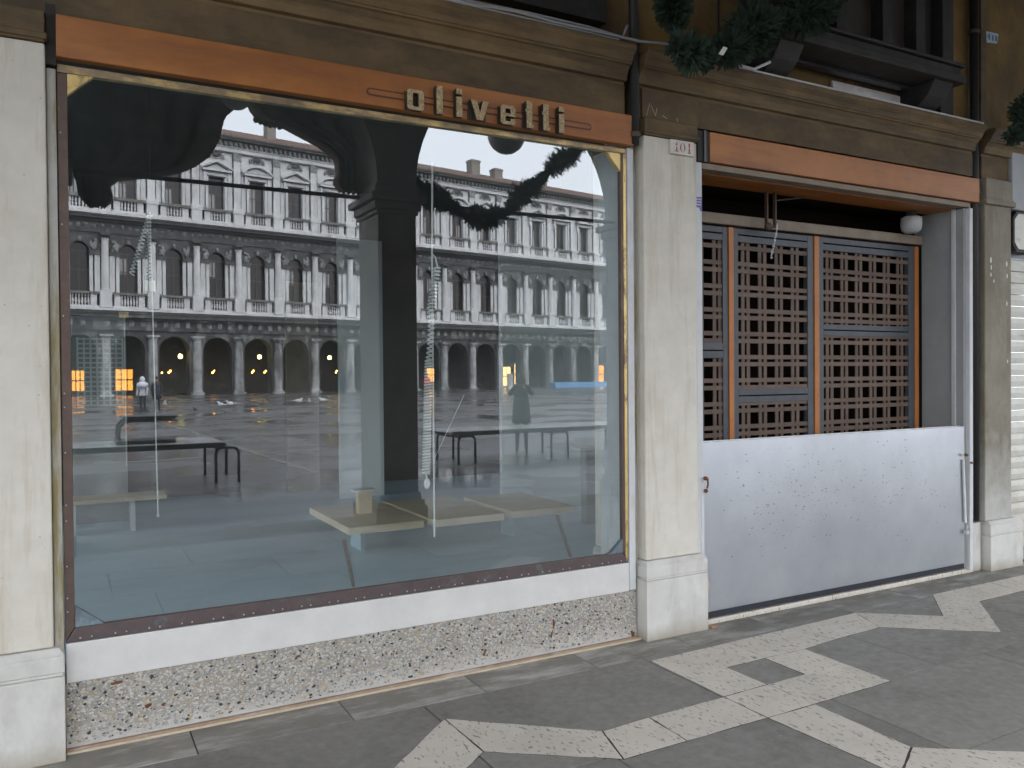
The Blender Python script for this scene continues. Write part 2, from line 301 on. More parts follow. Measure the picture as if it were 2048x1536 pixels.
# ------------------------------------------------------------------ ground: arcade pavement
pav = thing('pavement', '', ''); del pav['label']; del pav['category']; pav['kind'] = 'structure'
kind(MB().box(-12, 24, -5.2, 9, -.16, -.022).build('slab_bed', 'joint', pav), 'structure')
def slab(x0, x1, y0, y1, m_='grey_slab', name='grey_slab', top=0.):
    g = .004 if name == 'grey_slab' else .003; t = top-random.random()*.001
    return MB().box(x0+g, x1-g, y0+g, y1-g, -.03, t).build(name, m_, pav)
xb = -4.43
while xb < 14:                              # border row along the shop fronts
    slab(xb, xb+.705, -.3, .0, 'border_slab', 'border_slab'); xb += .705
for y1, y0, x, wd in ((-.3, -1.214, 4.285-8*1.36, 1.36), (-1.214, -1.92, 4.69-8*1.31, 1.31), (-1.92, -2.7, 3.45-7*1.42, 1.42), (-2.7, -3.55, -5, 1.33), (-3.55, -4.45, -4.6, 1.4)):
    while x < 12: slab(x, x+wd, y0, y1); x += wd
MB().box(-12, 24, -4.46, -5.2, -.03, -.004).build('threshold_course', 'arcade_stone', pav)
WH = [
 [(2.94,-.36),(3.55,-.345),(3.55,-.652),(3.24,-.655)], [(3.55,-.345),(4.15,-.33),(4.13,-.625),(3.86,-.652),(3.55,-.652)],
 [(4.15,-.33),(4.734,-.307),(4.599,-.597),(4.13,-.625)], [(4.734,-.307),(5.171,-.654),(5.166,-1.046),(4.599,-.597)],
 [(5.171,-.654),(5.608,-.281),(5.724,-.561),(5.166,-1.046)], [(5.608,-.281),(6.30,-.282),(6.25,-.55),(5.724,-.561)],
 [(6.30,-.282),(7.2,-.284),(7.2,-.56),(6.25,-.55)], [(7.2,-.284),(8.3,-.29),(8.1,-.58),(7.2,-.56)],
 [(2.94,-.36),(3.24,-.655),(3.244,-.95),(2.935,-.96)], [(3.536,-.655),(3.856,-.656),(3.848,-1.24),(3.535,-.948)],
 [(3.535,-.948),(3.848,-1.24),(3.257,-1.251),(3.247,-.952)], [(2.935,-.966),(3.243,-.956),(3.254,-1.251),(2.936,-1.255)],
 [(2.936,-1.259),(3.255,-1.256),(3.246,-1.79),(2.98,-1.93)], [(3.248,-1.795),(3.78,-2.17),(3.62,-2.43),(2.983,-1.937)],
 [(2.93,-.966),(2.45,-.975),(2.44,-1.257),(2.93,-1.256)], [(2.445,-.975),(2.17,-.99),(2.09,-1.26),(2.435,-1.257)],
 [(2.165,-.988),(1.592,-.502),(1.6,-.9),(2.085,-1.258)], [(1.588,-.502),(1.07,-.97),(1.12,-1.27),(1.596,-.902)],
 [(1.065,-.972),(.3,-.98),(.3,-1.27),(1.115,-1.272)], [(.295,-.98),(-.6,-.98),(-.6,-1.27),(.295,-1.27)],
]
bedm = MB()
for poly in WH:
    c = Vector((sum(p[0] for p in poly)/len(poly), sum(p[1] for p in poly)/len(poly)))
    q = [tuple(c+(Vector(p)-c)*.992) for p in poly]; rag = []
    for i in range(len(q)):
        a, b_ = Vector(q[i]), Vector(q[(i+1) % len(q)]); n = max(2, int((b_-a).length/.05)); nn = Vector((b_.y-a.y, a.x-b_.x)).normalized()
        rag += [tuple(a.lerp(b_, k/n)+nn*random.uniform(-.002, .002)*(1 if k else 0)) for k in range(n)]
    MB().prism(rag, -.028, .0016+random.random()*.0006, 'z').build('white_slab', 'white_slab', pav)
    bedm.prism([tuple(c+(Vector(p)-c)*(1+.0035/max(.1, (Vector(p)-c).length))) for p in poly], -.027, .0007, 'z')
kind(bedm.build('inlay_joint', 'joint', pav), 'stuff')
tag(MB().tube([(3.64, -.09, .011), (3.68, -.098, .011)], .007, 8).build('cigarette_butt', 'teak_orange', None, loc=(3.66, -.094, .004)), 'orange cigarette butt lying on the grey border slabs by the pilaster', 'litter')

# ------------------------------------------------------------------ shop building
bld = thing('shop_building', 'old stone shop front with pale pilasters, brown grimy cornice and ochre plaster above', 'building')
def pilaster(x0, x1, bx0, bx1, m_shaft, m_base, zb, ztop, ring=None, capx=.0, m_cap='brown_stone', yf=-.055):
    p = MB().box(x0, x1, yf, .5, zb, ztop).build('pilaster', m_shaft, bld, bevel=.008)
    b = MB().box(bx0, bx1, yf-.035, .5, 0, zb-.12).box(bx0+.005, bx1-.005, yf-.029, .5, zb-.1195, zb-.105).box(bx0, bx1, yf-.034, .5, zb-.1045, zb-.03)
    i_ = len(b.v); dx = min(.02, (bx1-bx0)/2-.01)
    b.v += [(bx0, yf-.034, zb-.0295), (bx1, yf-.034, zb-.0295), (bx1, .5, zb-.0295), (bx0, .5, zb-.0295), (bx0+dx, yf-.003, zb-.002), (bx1-dx, yf-.003, zb-.002), (bx1-dx, .5, zb-.002), (bx0+dx, .5, zb-.002)]
    b.f += [tuple(q+i_ for q in f) for f in ((0, 3, 2, 1), (4, 5, 6, 7), (0, 1, 5, 4), (1, 2, 6, 5), (2, 3, 7, 6), (3, 0, 4, 7))]
    b.build('pilaster_base', m_base, p, bevel=.005)
    c = MB().box(x0-capx, x1+capx, yf-.012, .5, ztop+.002, 3.215).box(x0-capx-.008, x1+capx+.008, yf-.022, .5, ztop+.012, ztop+.04)
    c.build('capital', m_cap, p, bevel=.006)
    return p
pilaster(-.56, -.042, -.6, -.002, 'pale_stone', 'pale_base', .487, 3.078, m_cap='brown_stone')
pl = pilaster(3.15, 3.572, 3.128, 3.618, 'pale_stone', 'pale_base', .49, 3.108)
p3 = pilaster(6.622, 6.985, 6.64, 7.09, 'grey_pilaster', 'pale_base', .41, 3.02, m_cap='grey_pilaster')
MB().box(6.60, 7.01, -.085, .4, 3.0, 3.045).build('neck_ring', 'grey_pilaster', p3, bevel=.01)
pilaster(10.1, 10.5, 10.07, 10.55, 'grey_pilaster', 'pale_base', .41, 3.02, m_cap='grey_pilaster')
pilaster(-4.1, -3.66, -4.14, -3.62, 'pale_stone', 'pale_base', .487, 3.09)
# chips and nail scars on the right pilaster
sp = MB()
for x, z, r in ((6.78, 3.14, .022), (6.70, 2.55, .02), (6.705, 2.49, .016), (6.70, 2.43, .014), (6.92, 2.53, .018), (6.925, 2.43, .015), (6.92, 2.2, .015), (6.74, 2.38, .012), (6.93, 1.72, .012)):
    sp.ball((x, -.053, z), (r*.8, .004, r*1.5), 8, 5)
kind(sp.build('plaster_chip', 'plate_white', p3), 'stuff')
# reveals between openings
MB().box(-.04, -.003, -.012, .3, .46, 2.99).build('window_reveal_strip', 'stained_trim', bld, bevel=.004)
MB().box(-.04, .0, -.03, .3, 3.0, 3.26).build('dark_slot', 'dark_gap', bld)
MB().box(3.06, 3.107, -.008, .3, .31, 3.03).build('white_strip', 'white_trim', bld, bevel=.004)
MB().box(3.108, 3.149, .03, .3, 0.02, 3.2).build('recess_strip', 'stained_trim', bld)
MB().box(3.574, 3.637, -.03, .3, .0, 3.0).build('white_strip', 'white_trim', bld, bevel=.004)
# entablature
def cornice(x0, x1, breakx=()):
    fz = MB().box(x0, x1, -.028, .5, 3.217, 3.398).build('frieze', 'brown_stone', bld, bevel=.004)
    prof = [(.5, 3.40), (-.02, 3.40), (-.022, 3.415), (-.05, 3.42), (-.052, 3.44), (-.062, 3.47), (-.085, 3.495), (-.1, 3.50), (-.1, 3.512), (-.108, 3.515), (-.12, 3.545), (-.145, 3.57), (-.15, 3.585), (-.15, 3.60), (.5, 3.612)]
    return MB().prism(prof, x0, x1, 'x').build('cornice_moulding', 'moulding_stone', fz)
cornice(-4.5, 3.03); cornice(3.12, 6.5); cornice(6.62, 10.6)
MB().box(3.148, 3.6, -.045, .5, 3.22, 3.40).build('frieze_block', 'brown_stone', bld, bevel=.005)
g = MB()
for a in (((3.18, 3.23), (3.205, 3.31)), ((3.215, 3.30), (3.25, 3.24)), ((3.25, 3.24), (3.262, 3.29)), ((3.30, 3.25), (3.34, 3.235)), ((3.42, 3.25), (3.425, 3.225))):
    g.tube([(a[0][0], -.047, a[0][1]), (a[1][0], -.047, a[1][1])], .0011, 5)
kind(g.build('chalk_scratch', 'plate_white', bld), 'stuff')
MB().box(3.69, 6.45, -.152, -.1, 3.601, 3.612).build('cornice_lead_edge', 'white_trim', bld)
MB().box(-6, 12, .06, .4, 3.6, 5.7).build('upper_wall', 'ochre_plaster', bld)
MB().box(-6, -.6, .1, .4, 0, 3.6).build('side_wall', 'pale_stone', bld)
MB().box(10.5, 12, .1, .4, 0, 3.6).build('side_wall', 'pale_stone', bld)
MB().box(4.93, 5.79, .03, .058, 3.62, 3.76).build('plaster_patch', 'plaster_patch', bld, bevel=.01)
# below the window
MB().box(.004, 3.058, -.004, .3, .305, .480).build('marble_sill', 'marble', bld, bevel=.003)
pb = MB().box(.0, 3.12, .008, .3, .0, .303).build('pebbledash_plinth', 'mortar', bld)
peb = {'pebble_white': MB(), 'pebble_grey': MB(), 'pebble_dark': MB(), 'pebble_tan': MB()}
for i in range(13000):
    x = random.uniform(.005, 3.115); z = random.uniform(.03, .3)
    if random.random() > .35+z/.3*.65+.25: continue
    r = random.choice((.003, .0035, .004, .005, .006, .007, .009)); k = random.random()
    kk = 'pebble_white' if k < .55 else 'pebble_grey' if k < .82 else 'pebble_tan' if k < .92 else 'pebble_dark'
    a = r*random.uniform(.8, 1.3); c = r*random.uniform(.6, 1.1)
    vs = [(x-a, .008, z), (x+a, .008, z), (x, .008, z-c), (x, .008, z+c), (x+random.uniform(-.3, .3)*a, .008-r*.7, z+random.uniform(-.3, .3)*c)]
    vs2 = []
    n = 6; ph = random.random()*6
    ring = [(x+a*math.cos(ph+q*math.pi/3), .009, z+c*math.sin(ph+q*math.pi/3)) for q in range(n)]
    ring2 = [(x+.68*a*math.cos(ph+q*math.pi/3), .008-r*.55, z+.68*c*math.sin(ph+q*math.pi/3)) for q in range(n)]
    peb[kk].add(ring+ring2+[(x, .008-r*.75, z)], [(q, q+n, (q+1) % n+n, (q+1) % n) for q in range(n)]+[(q+n, 2*n, (q+1) % n+n) for q in range(n)])
for k, b in peb.items(): kind(b.build('pebbles', k, pb, smooth=True), 'stuff')
rs = MB()
for x, z, a, c in ((2.515, .175, .01, .04), (2.50, .125, .008, .025), (2.06, .084, .012, .02), (.33, .14, .02, .012), (3.09, .03, .02, .025), (.2, .265, .03, .012), (.4, .13, .012, .01), (1.02, .25, .012, .01), (3.0, .21, .006, .012)):
    for q in range(4): rs.ball((x+random.uniform(-1, 1)*a*.6, .004, z+random.uniform(-1, 1)*c*.6), (a*.5, .004, c*.5), 7, 5)
kind(rs.build('rust_stain', 'rust', pb), 'stuff')
MB().box(.0, 3.125, -.022, .0, .0, .02).build('plinth_curb', 'curb_terracotta', bld, bevel=.004)
MB().box(.0, 3.128, -.036, -.023, .0, .012).build('curb_line', 'curb_line', bld, bevel=.003)
# cables on the cornice
tag(MB().tube([(.6, -.14, 3.625), (1.6, -.15, 3.622), (1.95, -.15, 3.615), (2.2, -.155, 3.63), (2.45, -.15, 3.622), (2.75, -.15, 3.625), (3.05, -.14, 3.63), (3.3, -.13, 3.66)], .008, 7).tube([(1.2, -.125, 3.645), (2.0, -.13, 3.64), (2.3, -.12, 3.655), (2.7, -.13, 3.65), (2.95, -.12, 3.64), (2.98, -.11, 3.70), (3.0, -.1, 3.73)], .007, 7).tube([(1.7, -.152, 3.607), (2.9, -.153, 3.607)], .004, 6).build('cable_run', 'box_grey', None, smooth=True, loc=(2, -.15, 3.62)), 'grey cables lying along the top of the brown cornice over the big window', 'cable')
def pipe(x, y, z0, z1, r, label, loc):
    t = thing('drain_pipe', label, 'pipe', loc)
    MB().tube([(x, y, z0), (x, y, z1)], r, 12).build('pipe', 'black_iron', t, smooth=True)
    for z in (3.1, 3.66, 4.4):
        if z0 < z < z1: MB().tube([(x, y, z-.015), (x, y, z+.015)], r*1.25, 12).build('collar', 'brown_iron', t)
    return t
pipe(3.088, -.045, 3.04, 5.6, .03, 'dark drain pipe in the gap between the big window and the numbered pilaster', (3.088, -.045, 3.04))
t = pipe(6.56, .0, .42, 5.6, .036, 'black drain pipe beside the spotted grey pilaster right of the doorway', (6.56, 0, .42))
MB().box(6.515, 6.612, .036, .2, .0, 3.4).build('recess_strip', 'dark_gap', bld)
MB().box(6.512, 6.618, -.02, .2, 0, .40).build('pipe_block', 'pale_base', bld, bevel=.01)

# ------------------------------------------------------------------ display window
win = thing('display_window', 'large shop window in a worn brass frame reflecting the square', 'window', (1.53, 0, .48))
MB().prism([(.001, 3.018), (3.057, 3.024), (3.057, 2.992), (.001, 2.982)], 0, .035).build('frame_top', 'brass_top', win, bevel=.003)
MB().prism([(.001, .484), (3.057, .484), (3.012, .546), (.042, .546)], 0, .035).build('frame_bottom', 'bronze_low', win, bevel=.003)
MB().prism([(.001, .487), (.040, .548), (.040, 2.981), (.001, 2.981)], 0, .035).build('frame_side', 'bronze', win, bevel=.003)
MB().prism([(3.057, .487), (3.036, .518), (3.036, 2.991), (3.057, 2.991)], 0, .035).build('frame_side', 'brass', win, bevel=.003)
MB().prism([(3.0355, .519), (3.016, .548), (3.016, 2.991), (3.0355, 2.991)], .004, .035).build('frame_bead', 'bronze', win, bevel=.002)
for pts, mm in (([(.0405, 2.9815), (.145, 2.9835), (.125, 2.966), (.0405, 2.888)], 'brass'), ([(3.0155, 2.9915), (2.905, 2.9905), (2.93, 2.972), (3.0155, 2.882)], 'brass'),
                ([(.0405, .5465), (.158, .5465), (.145, .557), (.0405, .642)], 'bronze_blue'), ([(3.0155, .5465), (2.90, .5465), (2.93, .556), (3.0155, .628)], 'bronze_blue')):
    MB().prism(pts, .002, .034).build('corner_plate', mm, win, bevel=.002)
s_ = MB()
for i in range(22):
    x = .06+i*.14
    for dx in (0, .045): s_.ball((min(x+dx, 3.04), -.001, .498), .0042, 7, 5)
for z in (.6, .66, .8, 1.0, 1.07, 1.3, 1.5, 1.56, 1.9, 2.3, 2.7): s_.ball((3.046, -.001, z), .0038, 7, 5); s_.ball((.012, -.001, z+.02), .0038, 7, 5)
kind(s_.build('screw_heads', 'white_plastic', win, smooth=True), 'stuff')
MB().box(.02, 3.035, GL, GL+.01, .5, 3.005).build('glass_pane', 'shop_glass', win)

# ------------------------------------------------------------------ sign over the window
sg = thing('shop_sign', 'orange wooden sign board with gilt letters over the big window', 'sign', (1.53, -.06, 3.03))
MB().box(.0, 3.078, -.055, .0, 3.032, 3.214).build('board', 'teak', sg, bevel=.004)
gp = []
for i in range(13): a = math.pi/2+math.pi*i/12; gp.append((1.405+.02*math.cos(a), 3.098+.02*math.sin(a)))
for i in range(13): a = -math.pi/2+math.pi*i/12; gp.append((2.745+.02*math.cos(a), 3.1+.02*math.sin(a)))
MB().prism(gp, -.0575, -.05).build('slot', 'groove_wood', sg)
gi = [(1.405+(p[0]-1.405)*.985+.008 if p[0] < 2 else p[0]-.008, 3.099+(p[1]-3.099)*.55) for p in gp]
MB().prism(gi, -.0595, -.052).build('slot_inlay', 'teak', sg)
Y0, Y1 = -.092, -.062
LB = 3.028
def letter(polys, dx):
    b = MB()
    for poly in polys: b.prism([(dx+p[0], LB+p[1]) for p in poly], Y0, Y1)
    o = b.build('letter', 'letter_gold', sg, mats=['letter_gold', 'letter_side'])
    for f in o.data.polygons: f.material_index = 0 if f.normal.y < -.9 else 1
    MB().box(dx+min(p[0] for q in polys for p in q)-.003, dx+max(p[0] for q in polys for p in q)-.006, Y1+.001, -.056, LB+.004, LB+max(p[1] for q in polys for p in q)-.006).build('letter_back', 'letter_side', o)
    return o
def ringpoly(w_, h, sw, sh, c):
    o = [(c, 0), (w_-c, 0), (w_, c), (w_, h-c), (w_-c, h), (c, h), (0, h-c), (0, c)]
    i = [(sw+.004, sh), (w_-sw-.004, sh), (w_-sw, sh+.006), (w_-sw, h-sh-.006), (w_-sw-.004, h-sh), (sw+.004, h-sh), (sw, h-sh-.006), (sw, sh+.006)]
    return [[o[k], o[(k+1) % 8], i[(k+1) % 8], i[k]] for k in range(8)]
XH = .106; ST = .034
letter(ringpoly(.094, XH, ST-.003, .018, .012), 1.593)
letter([[(0, 0), (.036, 0), (.036, .148), (0, .148)]], 1.758)
letter([[(0, 0), (.035, 0), (.035, .106), (0, .106)], [(0, .121), (.035, .121), (.035, .15), (0, .15)]], 1.873)
letter([[(0, .106), (.036, 0), (.056, 0), (.056, .04), (.038, .106)], [(.056, 0), (.074, 0), (.110, .106), (.074, .106), (.056, .04)]], 1.958)
E_ = ringpoly(.094, XH, ST-.003, .018, .012)
E_ = [E_[0], E_[7], E_[6], E_[5], E_[4], E_[3], [(.031, .046), (.063, .046), (.063, .062), (.031, .062)], [(.063, .046), (.094, .046), (.094, .094), (.063, .082)], [(.082, 0), (.094, .012), (.094, .034), (.063, .034), (.063, .024), (.059, .018)]]
letter(E_, 2.14)
T_ = [[(.01, .0), (.044, .0), (.054, .006), (.054, .02), (.044, .024), (.044, .148), (.008, .148), (.008, .104), (.0, .104), (.0, .088), (.008, .088), (.008, .004)]]
letter(T_, 2.297); letter(T_, 2.405)
letter([[(0, 0), (.036, 0), (.036, .106), (0, .106)], [(0, .121), (.036, .121), (.036, .148), (0, .148)]], 2.518)

# ------------------------------------------------------------------ doorway: fascia, soffit, jambs, grille door, flood barrier
df = thing('door_fascia', 'plain orange wooden fascia board over the doorway', 'sign', (5.1, -.06, 3.0))
MB().box(3.684, 6.548, -.055, .0, 3.006, 3.197).build('board', 'teak', df, bevel=.004)
MB().box(3.585, 3.68, -.05, .0, 3.0, 3.2).build('end_box', 'black_iron', df, bevel=.005)
MB().box(3.632, 3.648, -.06, -.05, 3.0, 3.2).build('end_rib', 'steel_dark', df)
MB().box(3.64, 6.46, -.03, .06, 2.962, 3.0).build('soffit_edge', 'transom', bld, bevel=.003)
MB().box(3.64, 6.46, .062, .30, 2.955, 2.985).build('soffit', 'teak', bld)
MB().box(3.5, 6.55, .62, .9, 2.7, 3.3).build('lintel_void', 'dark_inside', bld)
MB().box(3.5, 6.55, .302, .62, 2.956, 3.2).build('soffit_void', 'dark_inside', bld)  # near-black block painting the darkness over the door
MB().box(6.40, 6.52, .085, .42, .06, 2.955).build('door_jamb', 'jamb_grey', bld)
MB().box(6.385, 6.40, .05, .083, 1.2, 2.955).build('jamb_bead', 'white_trim', bld, bevel=.003)
MB().box(6.402, 6.43, -.01, .082, .05, 2.955).build('jamb_strip', 'jamb_grey', bld)
MB().box(6.432, 6.475, -.045, .06, .03, 2.955).build('white_strip', 'white_trim', bld, bevel=.004)
MB().box(6.476, 6.511, .0, .2, .03, 3.0).build('recess_strip', 'stained_trim', bld)
MB().box(3.44, 3.637, .02, .45, .02, 2.955).build('door_jamb', 'jamb_grey', bld)
MB().box(3.62, 6.62, -.015, .9, .0, .035).build('door_threshold', 'white_slab', bld, bevel=.006)
YG = .36
gd = thing('grille_door', 'three panel entrance door of woven brown slats in dark grey frames with orange stiles', 'door', (5.1, YG, .06))
MB().box(3.64, 6.38, YG-.03, YG+.05, 2.705, 2.78).build('transom_bar', 'transom', gd, bevel=.004)
for a, b_ in ((4.213, 4.259), (5.089, 5.14), (6.291, 6.336)): MB().box(a, b_, YG-.022, YG+.05, .06, 2.69).build('stile', 'teak_orange', gd, bevel=.003)
MB().box(6.337, 6.40, YG-.005, YG+.06, .06, 2.7).build('edge_post', 'dark_inside', gd)
def leaf(x0, x1, ix0, ix1, zs):
    f = MB().box(x0, ix0, YG-.012, YG+.03, .06, 2.69).box(ix1, x1, YG-.012, YG+.03, .06, 2.69)
    f.build('leaf_frame', 'frame_paint', gd, bevel=.003)
    r = MB().box(ix0+.0005, ix1-.0005, YG-.010, YG+.028, 2.648, 2.689).box(ix0+.0005, ix1-.0005, YG-.011, YG+.028, zs[0][1], 2.638)
    for k in range(len(zs)-1):
        mid = (zs[k][0]+zs[k+1][1])/2
        r.box(ix0+.0005, ix1-.0005, YG-.011, YG+.028, mid+.004, zs[k][0]).box(ix0+.0005, ix1-.0005, YG-.011, YG+.028, zs[k+1][1], mid-.004)
    r.build('leaf_rail', 'frame_paint', gd, bevel=.002)
    P = .169; SW = .031; GAP = .021
    for (zb, zt) in zs:
        k = 0; x = ix1-.005
        xs = []
        xx = ix0+.044
        while xx < ix1-.01:
            xs += [xx, xx+SW+GAP]; xx += P
        for x in xs:
            if x+SW <= ix1+.002: MB().box(x, min(x+SW, ix1-.001), YG+.004, YG+.012, zb, zt).build('slat', 'slat_wood', gd)
        zz = 2.45
        zl = []
        while zz > .1:
            zl += [zz, zz-SW-GAP]; zz -= P
        zl = [2.45+P, 2.45+P-SW-GAP]+zl
        for z in zl:
            if z-SW >= zb-.02 and z <= zt+.02:
                MB().box(ix0, ix1, YG-.004, YG+.0035, max(z-SW, zb), min(z, zt)).build('slat', 'slat_wood', gd)
leaf(3.66, 4.212, 3.70, 4.163, [(1.86, 2.592), (1.10, 1.75), (.2, 1.0)])
leaf(4.26, 5.088, 4.312, 5.024, [(1.526, 2.592), (1.10, 1.426), (.2, 1.0)])
leaf(5.141, 6.29, 5.198, 6.22, [(2.016, 2.59), (1.10, 1.926), (.2, 1.0)])
MB().box(3.5, 6.5, YG+.35, YG+.4, .05, 2.95).box(3.45, 3.499, YG+.1, YG+.4, .05, 2.95).box(6.501, 6.55, YG+.062, YG+.4, .05, 2.95).build('door_backing', 'dark_inside', gd)['kind'] = 'stuff'  # near-black sheets added to keep the space behind the slats dark
# flood barrier
fb = thing('flood_barrier', 'silvery metal flood barrier panel with rust flecks closing the lower doorway', 'flood barrier', (5.0, -.01, .06))
MB().box(3.64, 6.39, -.022, .01, .088, 1.196).build('panel', 'barrier_metal', fb, bevel=.002)
MB().box(3.64, 6.39, -.020, .01, .05, .087).build('rubber_seal', 'rubber', fb)
MB().box(3.64, 6.39, .0105, .03, 1.17, 1.2).build('top_edge', 'steel', fb)
fl = MB()
for i in range(520):
    x = 4.0+abs(random.gauss(0, 1.0)) if random.random() < .6 else random.uniform(3.72, 6.2); z = min(max(random.gauss(.78, .2), .35), 1.12); x = min(x, 6.3); r = random.choice((.0015, .002, .003, .003, .004, .006))
    a = random.uniform(-.4, .8); n = 6
    fl.add([(x+r*random.uniform(.7, 2.2)*math.cos(2*math.pi*k/n), -.0226, z+r*random.uniform(.5, 1)*math.sin(2*math.pi*k/n)) for k in range(n)], [tuple(range(n))])
kind(fl.build('rust_flecks', 'rust_fleck', fb), 'stuff')
MB().box(3.614, 3.638, -.034, -.024, .33, .93).build('guide_rail', 'white_trim', fb, bevel=.002)
MB().prism([(6.352, .93), (6.37, .93), (6.40, .42), (6.375, .42)], -.04, -.025).build('guide_rail', 'white_trim', fb, bevel=.002)
h1 = MB().ball((3.636, -.05, .966), (.014, .018, .014)).tube([(3.652, -.05, .965), (3.655, -.052, .93), (3.648, -.05, .9)], .006, 7).ball((3.638, -.05, .885), (.013, .016, .014)); h1.build('latch', 'rust', fb, smooth=True)
h2 = MB().box(3.624, 3.646, -.05, -.035, .3, .345).tube([(3.64, -.05, .3), (3.646, -.055, .27)], .011, 8).tube([(3.647, -.055, .275), (3.65, -.055, .235)], .004, 6); h2.build('padlock', 'brass', fb)
h3 = MB().box(6.36, 6.40, -.06, -.041, .33, .36).tube([(6.372, -.055, .36), (6.376, -.06, .4), (6.388, -.055, .36)], .005, 6); h3.build('padlock', 'steel', fb)
MB().tube([(6.366, -.05, .97), (6.385, -.05, .965)], .012, 8).build('latch', 'rust', fb)
MB().tube([(6.42, -.06, .905), (6.45, -.055, .90)], .008, 8).build('latch', 'rust', fb)
# hanging bracket, chain, alarm
br = thing('hanging_bracket', 'brown metal loop bracket hanging under the lintel with a slanting stay', 'bracket', (4.54, .28, 2.98))
MB().box(4.495, 4.507, .245, .27, 2.70, 2.985).box(4.578, 4.59, .245, .27, 2.70, 2.985).box(4.507, 4.578, .245, .27, 2.70, 2.715).build('loop', 'brown_iron', br)
MB().tube([(4.6, .26, 2.9), (4.91, .27, 2.955)], .006, 6).build('stay', 'brown_iron', br)
MB().ball((4.50, .24, 2.70), (.035, .02, .03)).build('hinge', 'brown_iron', br, smooth=True)
ch = MB()
for k in range(11):
    c = Vector((4.585-.004*k-.0005*k*k*.4, .235, 2.715-.022*k)); pts = []
    for q in range(11):
        a = 2*math.pi*q/10; u = .007*math.cos(a); v = .0145*math.sin(a)
        pts.append(c+(Vector((u, 0, v)) if k % 2 else Vector((u*.4, u*.9, v))))
    ch.tube(pts, .0028, 5, caps=False)
ch.ball((4.525, .235, 2.475), .009)
tag(ch.build('hanging_chain', 'steel', None, smooth=True, loc=(4.58, .235, 2.72)), 'short steel chain dangling from the loop bracket in front of the slats', 'chain')
al = thing('alarm_sensor', 'white round sensor tucked under the lintel at the right of the doorway', 'sensor', (6.13, .26, 2.78))
MB().lathe([(.0, 2.775), (.05, 2.778), (.075, 2.80), (.082, 2.84), (.082, 2.90), (.06, 2.91), (0, 2.91)], 6.13, .26, 20).build('housing', 'white_plastic', al, smooth=True)
MB().lathe([(.0, 2.912), (.04, 2.912), (.04, 2.955), (0, 2.955)], 6.13, .26, 14).build('mount', 'dark_gap', al)

# ------------------------------------------------------------------ small things on the pilaster
hn = thing('house_number', 'small white number plate on the pilaster between window and doorway', 'number plate', (3.45, -.06, 3.06))
MB().box(3.345, 3.535, -.075, -.056, 3.014, 3.104).build('plate', 'plate_white', hn, bevel=.003)
d = MB()
def flat(b, pts): b.prism([(p[0], p[1]) for p in pts], -.0772, -.0755)
flat(d, [(3.383, 3.068), (3.392, 3.09), (3.396, 3.09), (3.396, 3.068)]); flat(d, [(3.388, 3.036), (3.396, 3.036), (3.396, 3.060), (3.388, 3.060)]); flat(d, [(3.379, 3.03), (3.405, 3.03), (3.405, 3.0345), (3.379, 3.0345)])
for s in (-1, 1):
    pts = [(3.44+s*(.004+.018*math.sin(math.pi*i/8)), 3.03+.06*i/8) for i in range(9)]+[(3.44+s*(.004+.009*math.sin(math.pi*i/8)), 3.03+.06*i/8) for i in range(8, -1, -1)]
    for i in range(8): flat(d, [pts[i], pts[i+1], pts[16-i], pts[17-i]])
flat(d, [(3.483, 3.08), (3.492, 3.092), (3.499, 3.092), (3.499, 3.064), (3.489, 3.064), (3.489, 3.08)]); flat(d, [(3.489, 3.034), (3.499, 3.034), (3.499, 3.060), (3.489, 3.060)]); flat(d, [(3.48, 3.028), (3.508, 3.028), (3.508, 3.0325), (3.48, 3.0325)])
kind(d.build('digits', 'digit_red', hn), 'stuff')
st = thing('sticker', 'torn purple sticker with white lettering on the white strip by the doorway', 'sticker', (3.6, -.033, 2.73))
MB().prism([(3.582, 2.775), (3.632, 2.778), (3.632, 2.682), (3.618, 2.69), (3.610, 2.712), (3.598, 2.706), (3.590, 2.712), (3.582, 2.705)], -.0322, -.0305).build('paper', 'sticker_blue', st)
q = MB()
for i in range(3):
    for j in range(4): q.box(3.588+j*.0105, 3.588+j*.0105+.007, -.0332, -.0324, 2.756-i*.017, 2.756-i*.017+.008)
q.build('lettering', 'plate_white', st)
bt = thing('enamel_tag', 'small pale blue number tag on the ochre wall at the top right', 'number plate', (6.88, .05, 4.43))
MB().prism([(6.80, 4.475), (6.98, 4.485), (6.96, 4.40), (6.82, 4.385)], .045, .058).build('plate', 'pale_tag', bt, bevel=.004)
MB().box(6.835, 6.85, .042, .0445, 4.41, 4.46).box(6.82, 6.834, .042, .0445, 4.43, 4.44).box(6.885, 6.90, .042, .0445, 4.41, 4.455).box(6.93, 6.95, .042, .0445, 4.415, 4.46).build('numerals', 'ink_blue', bt)['kind'] = 'stuff'

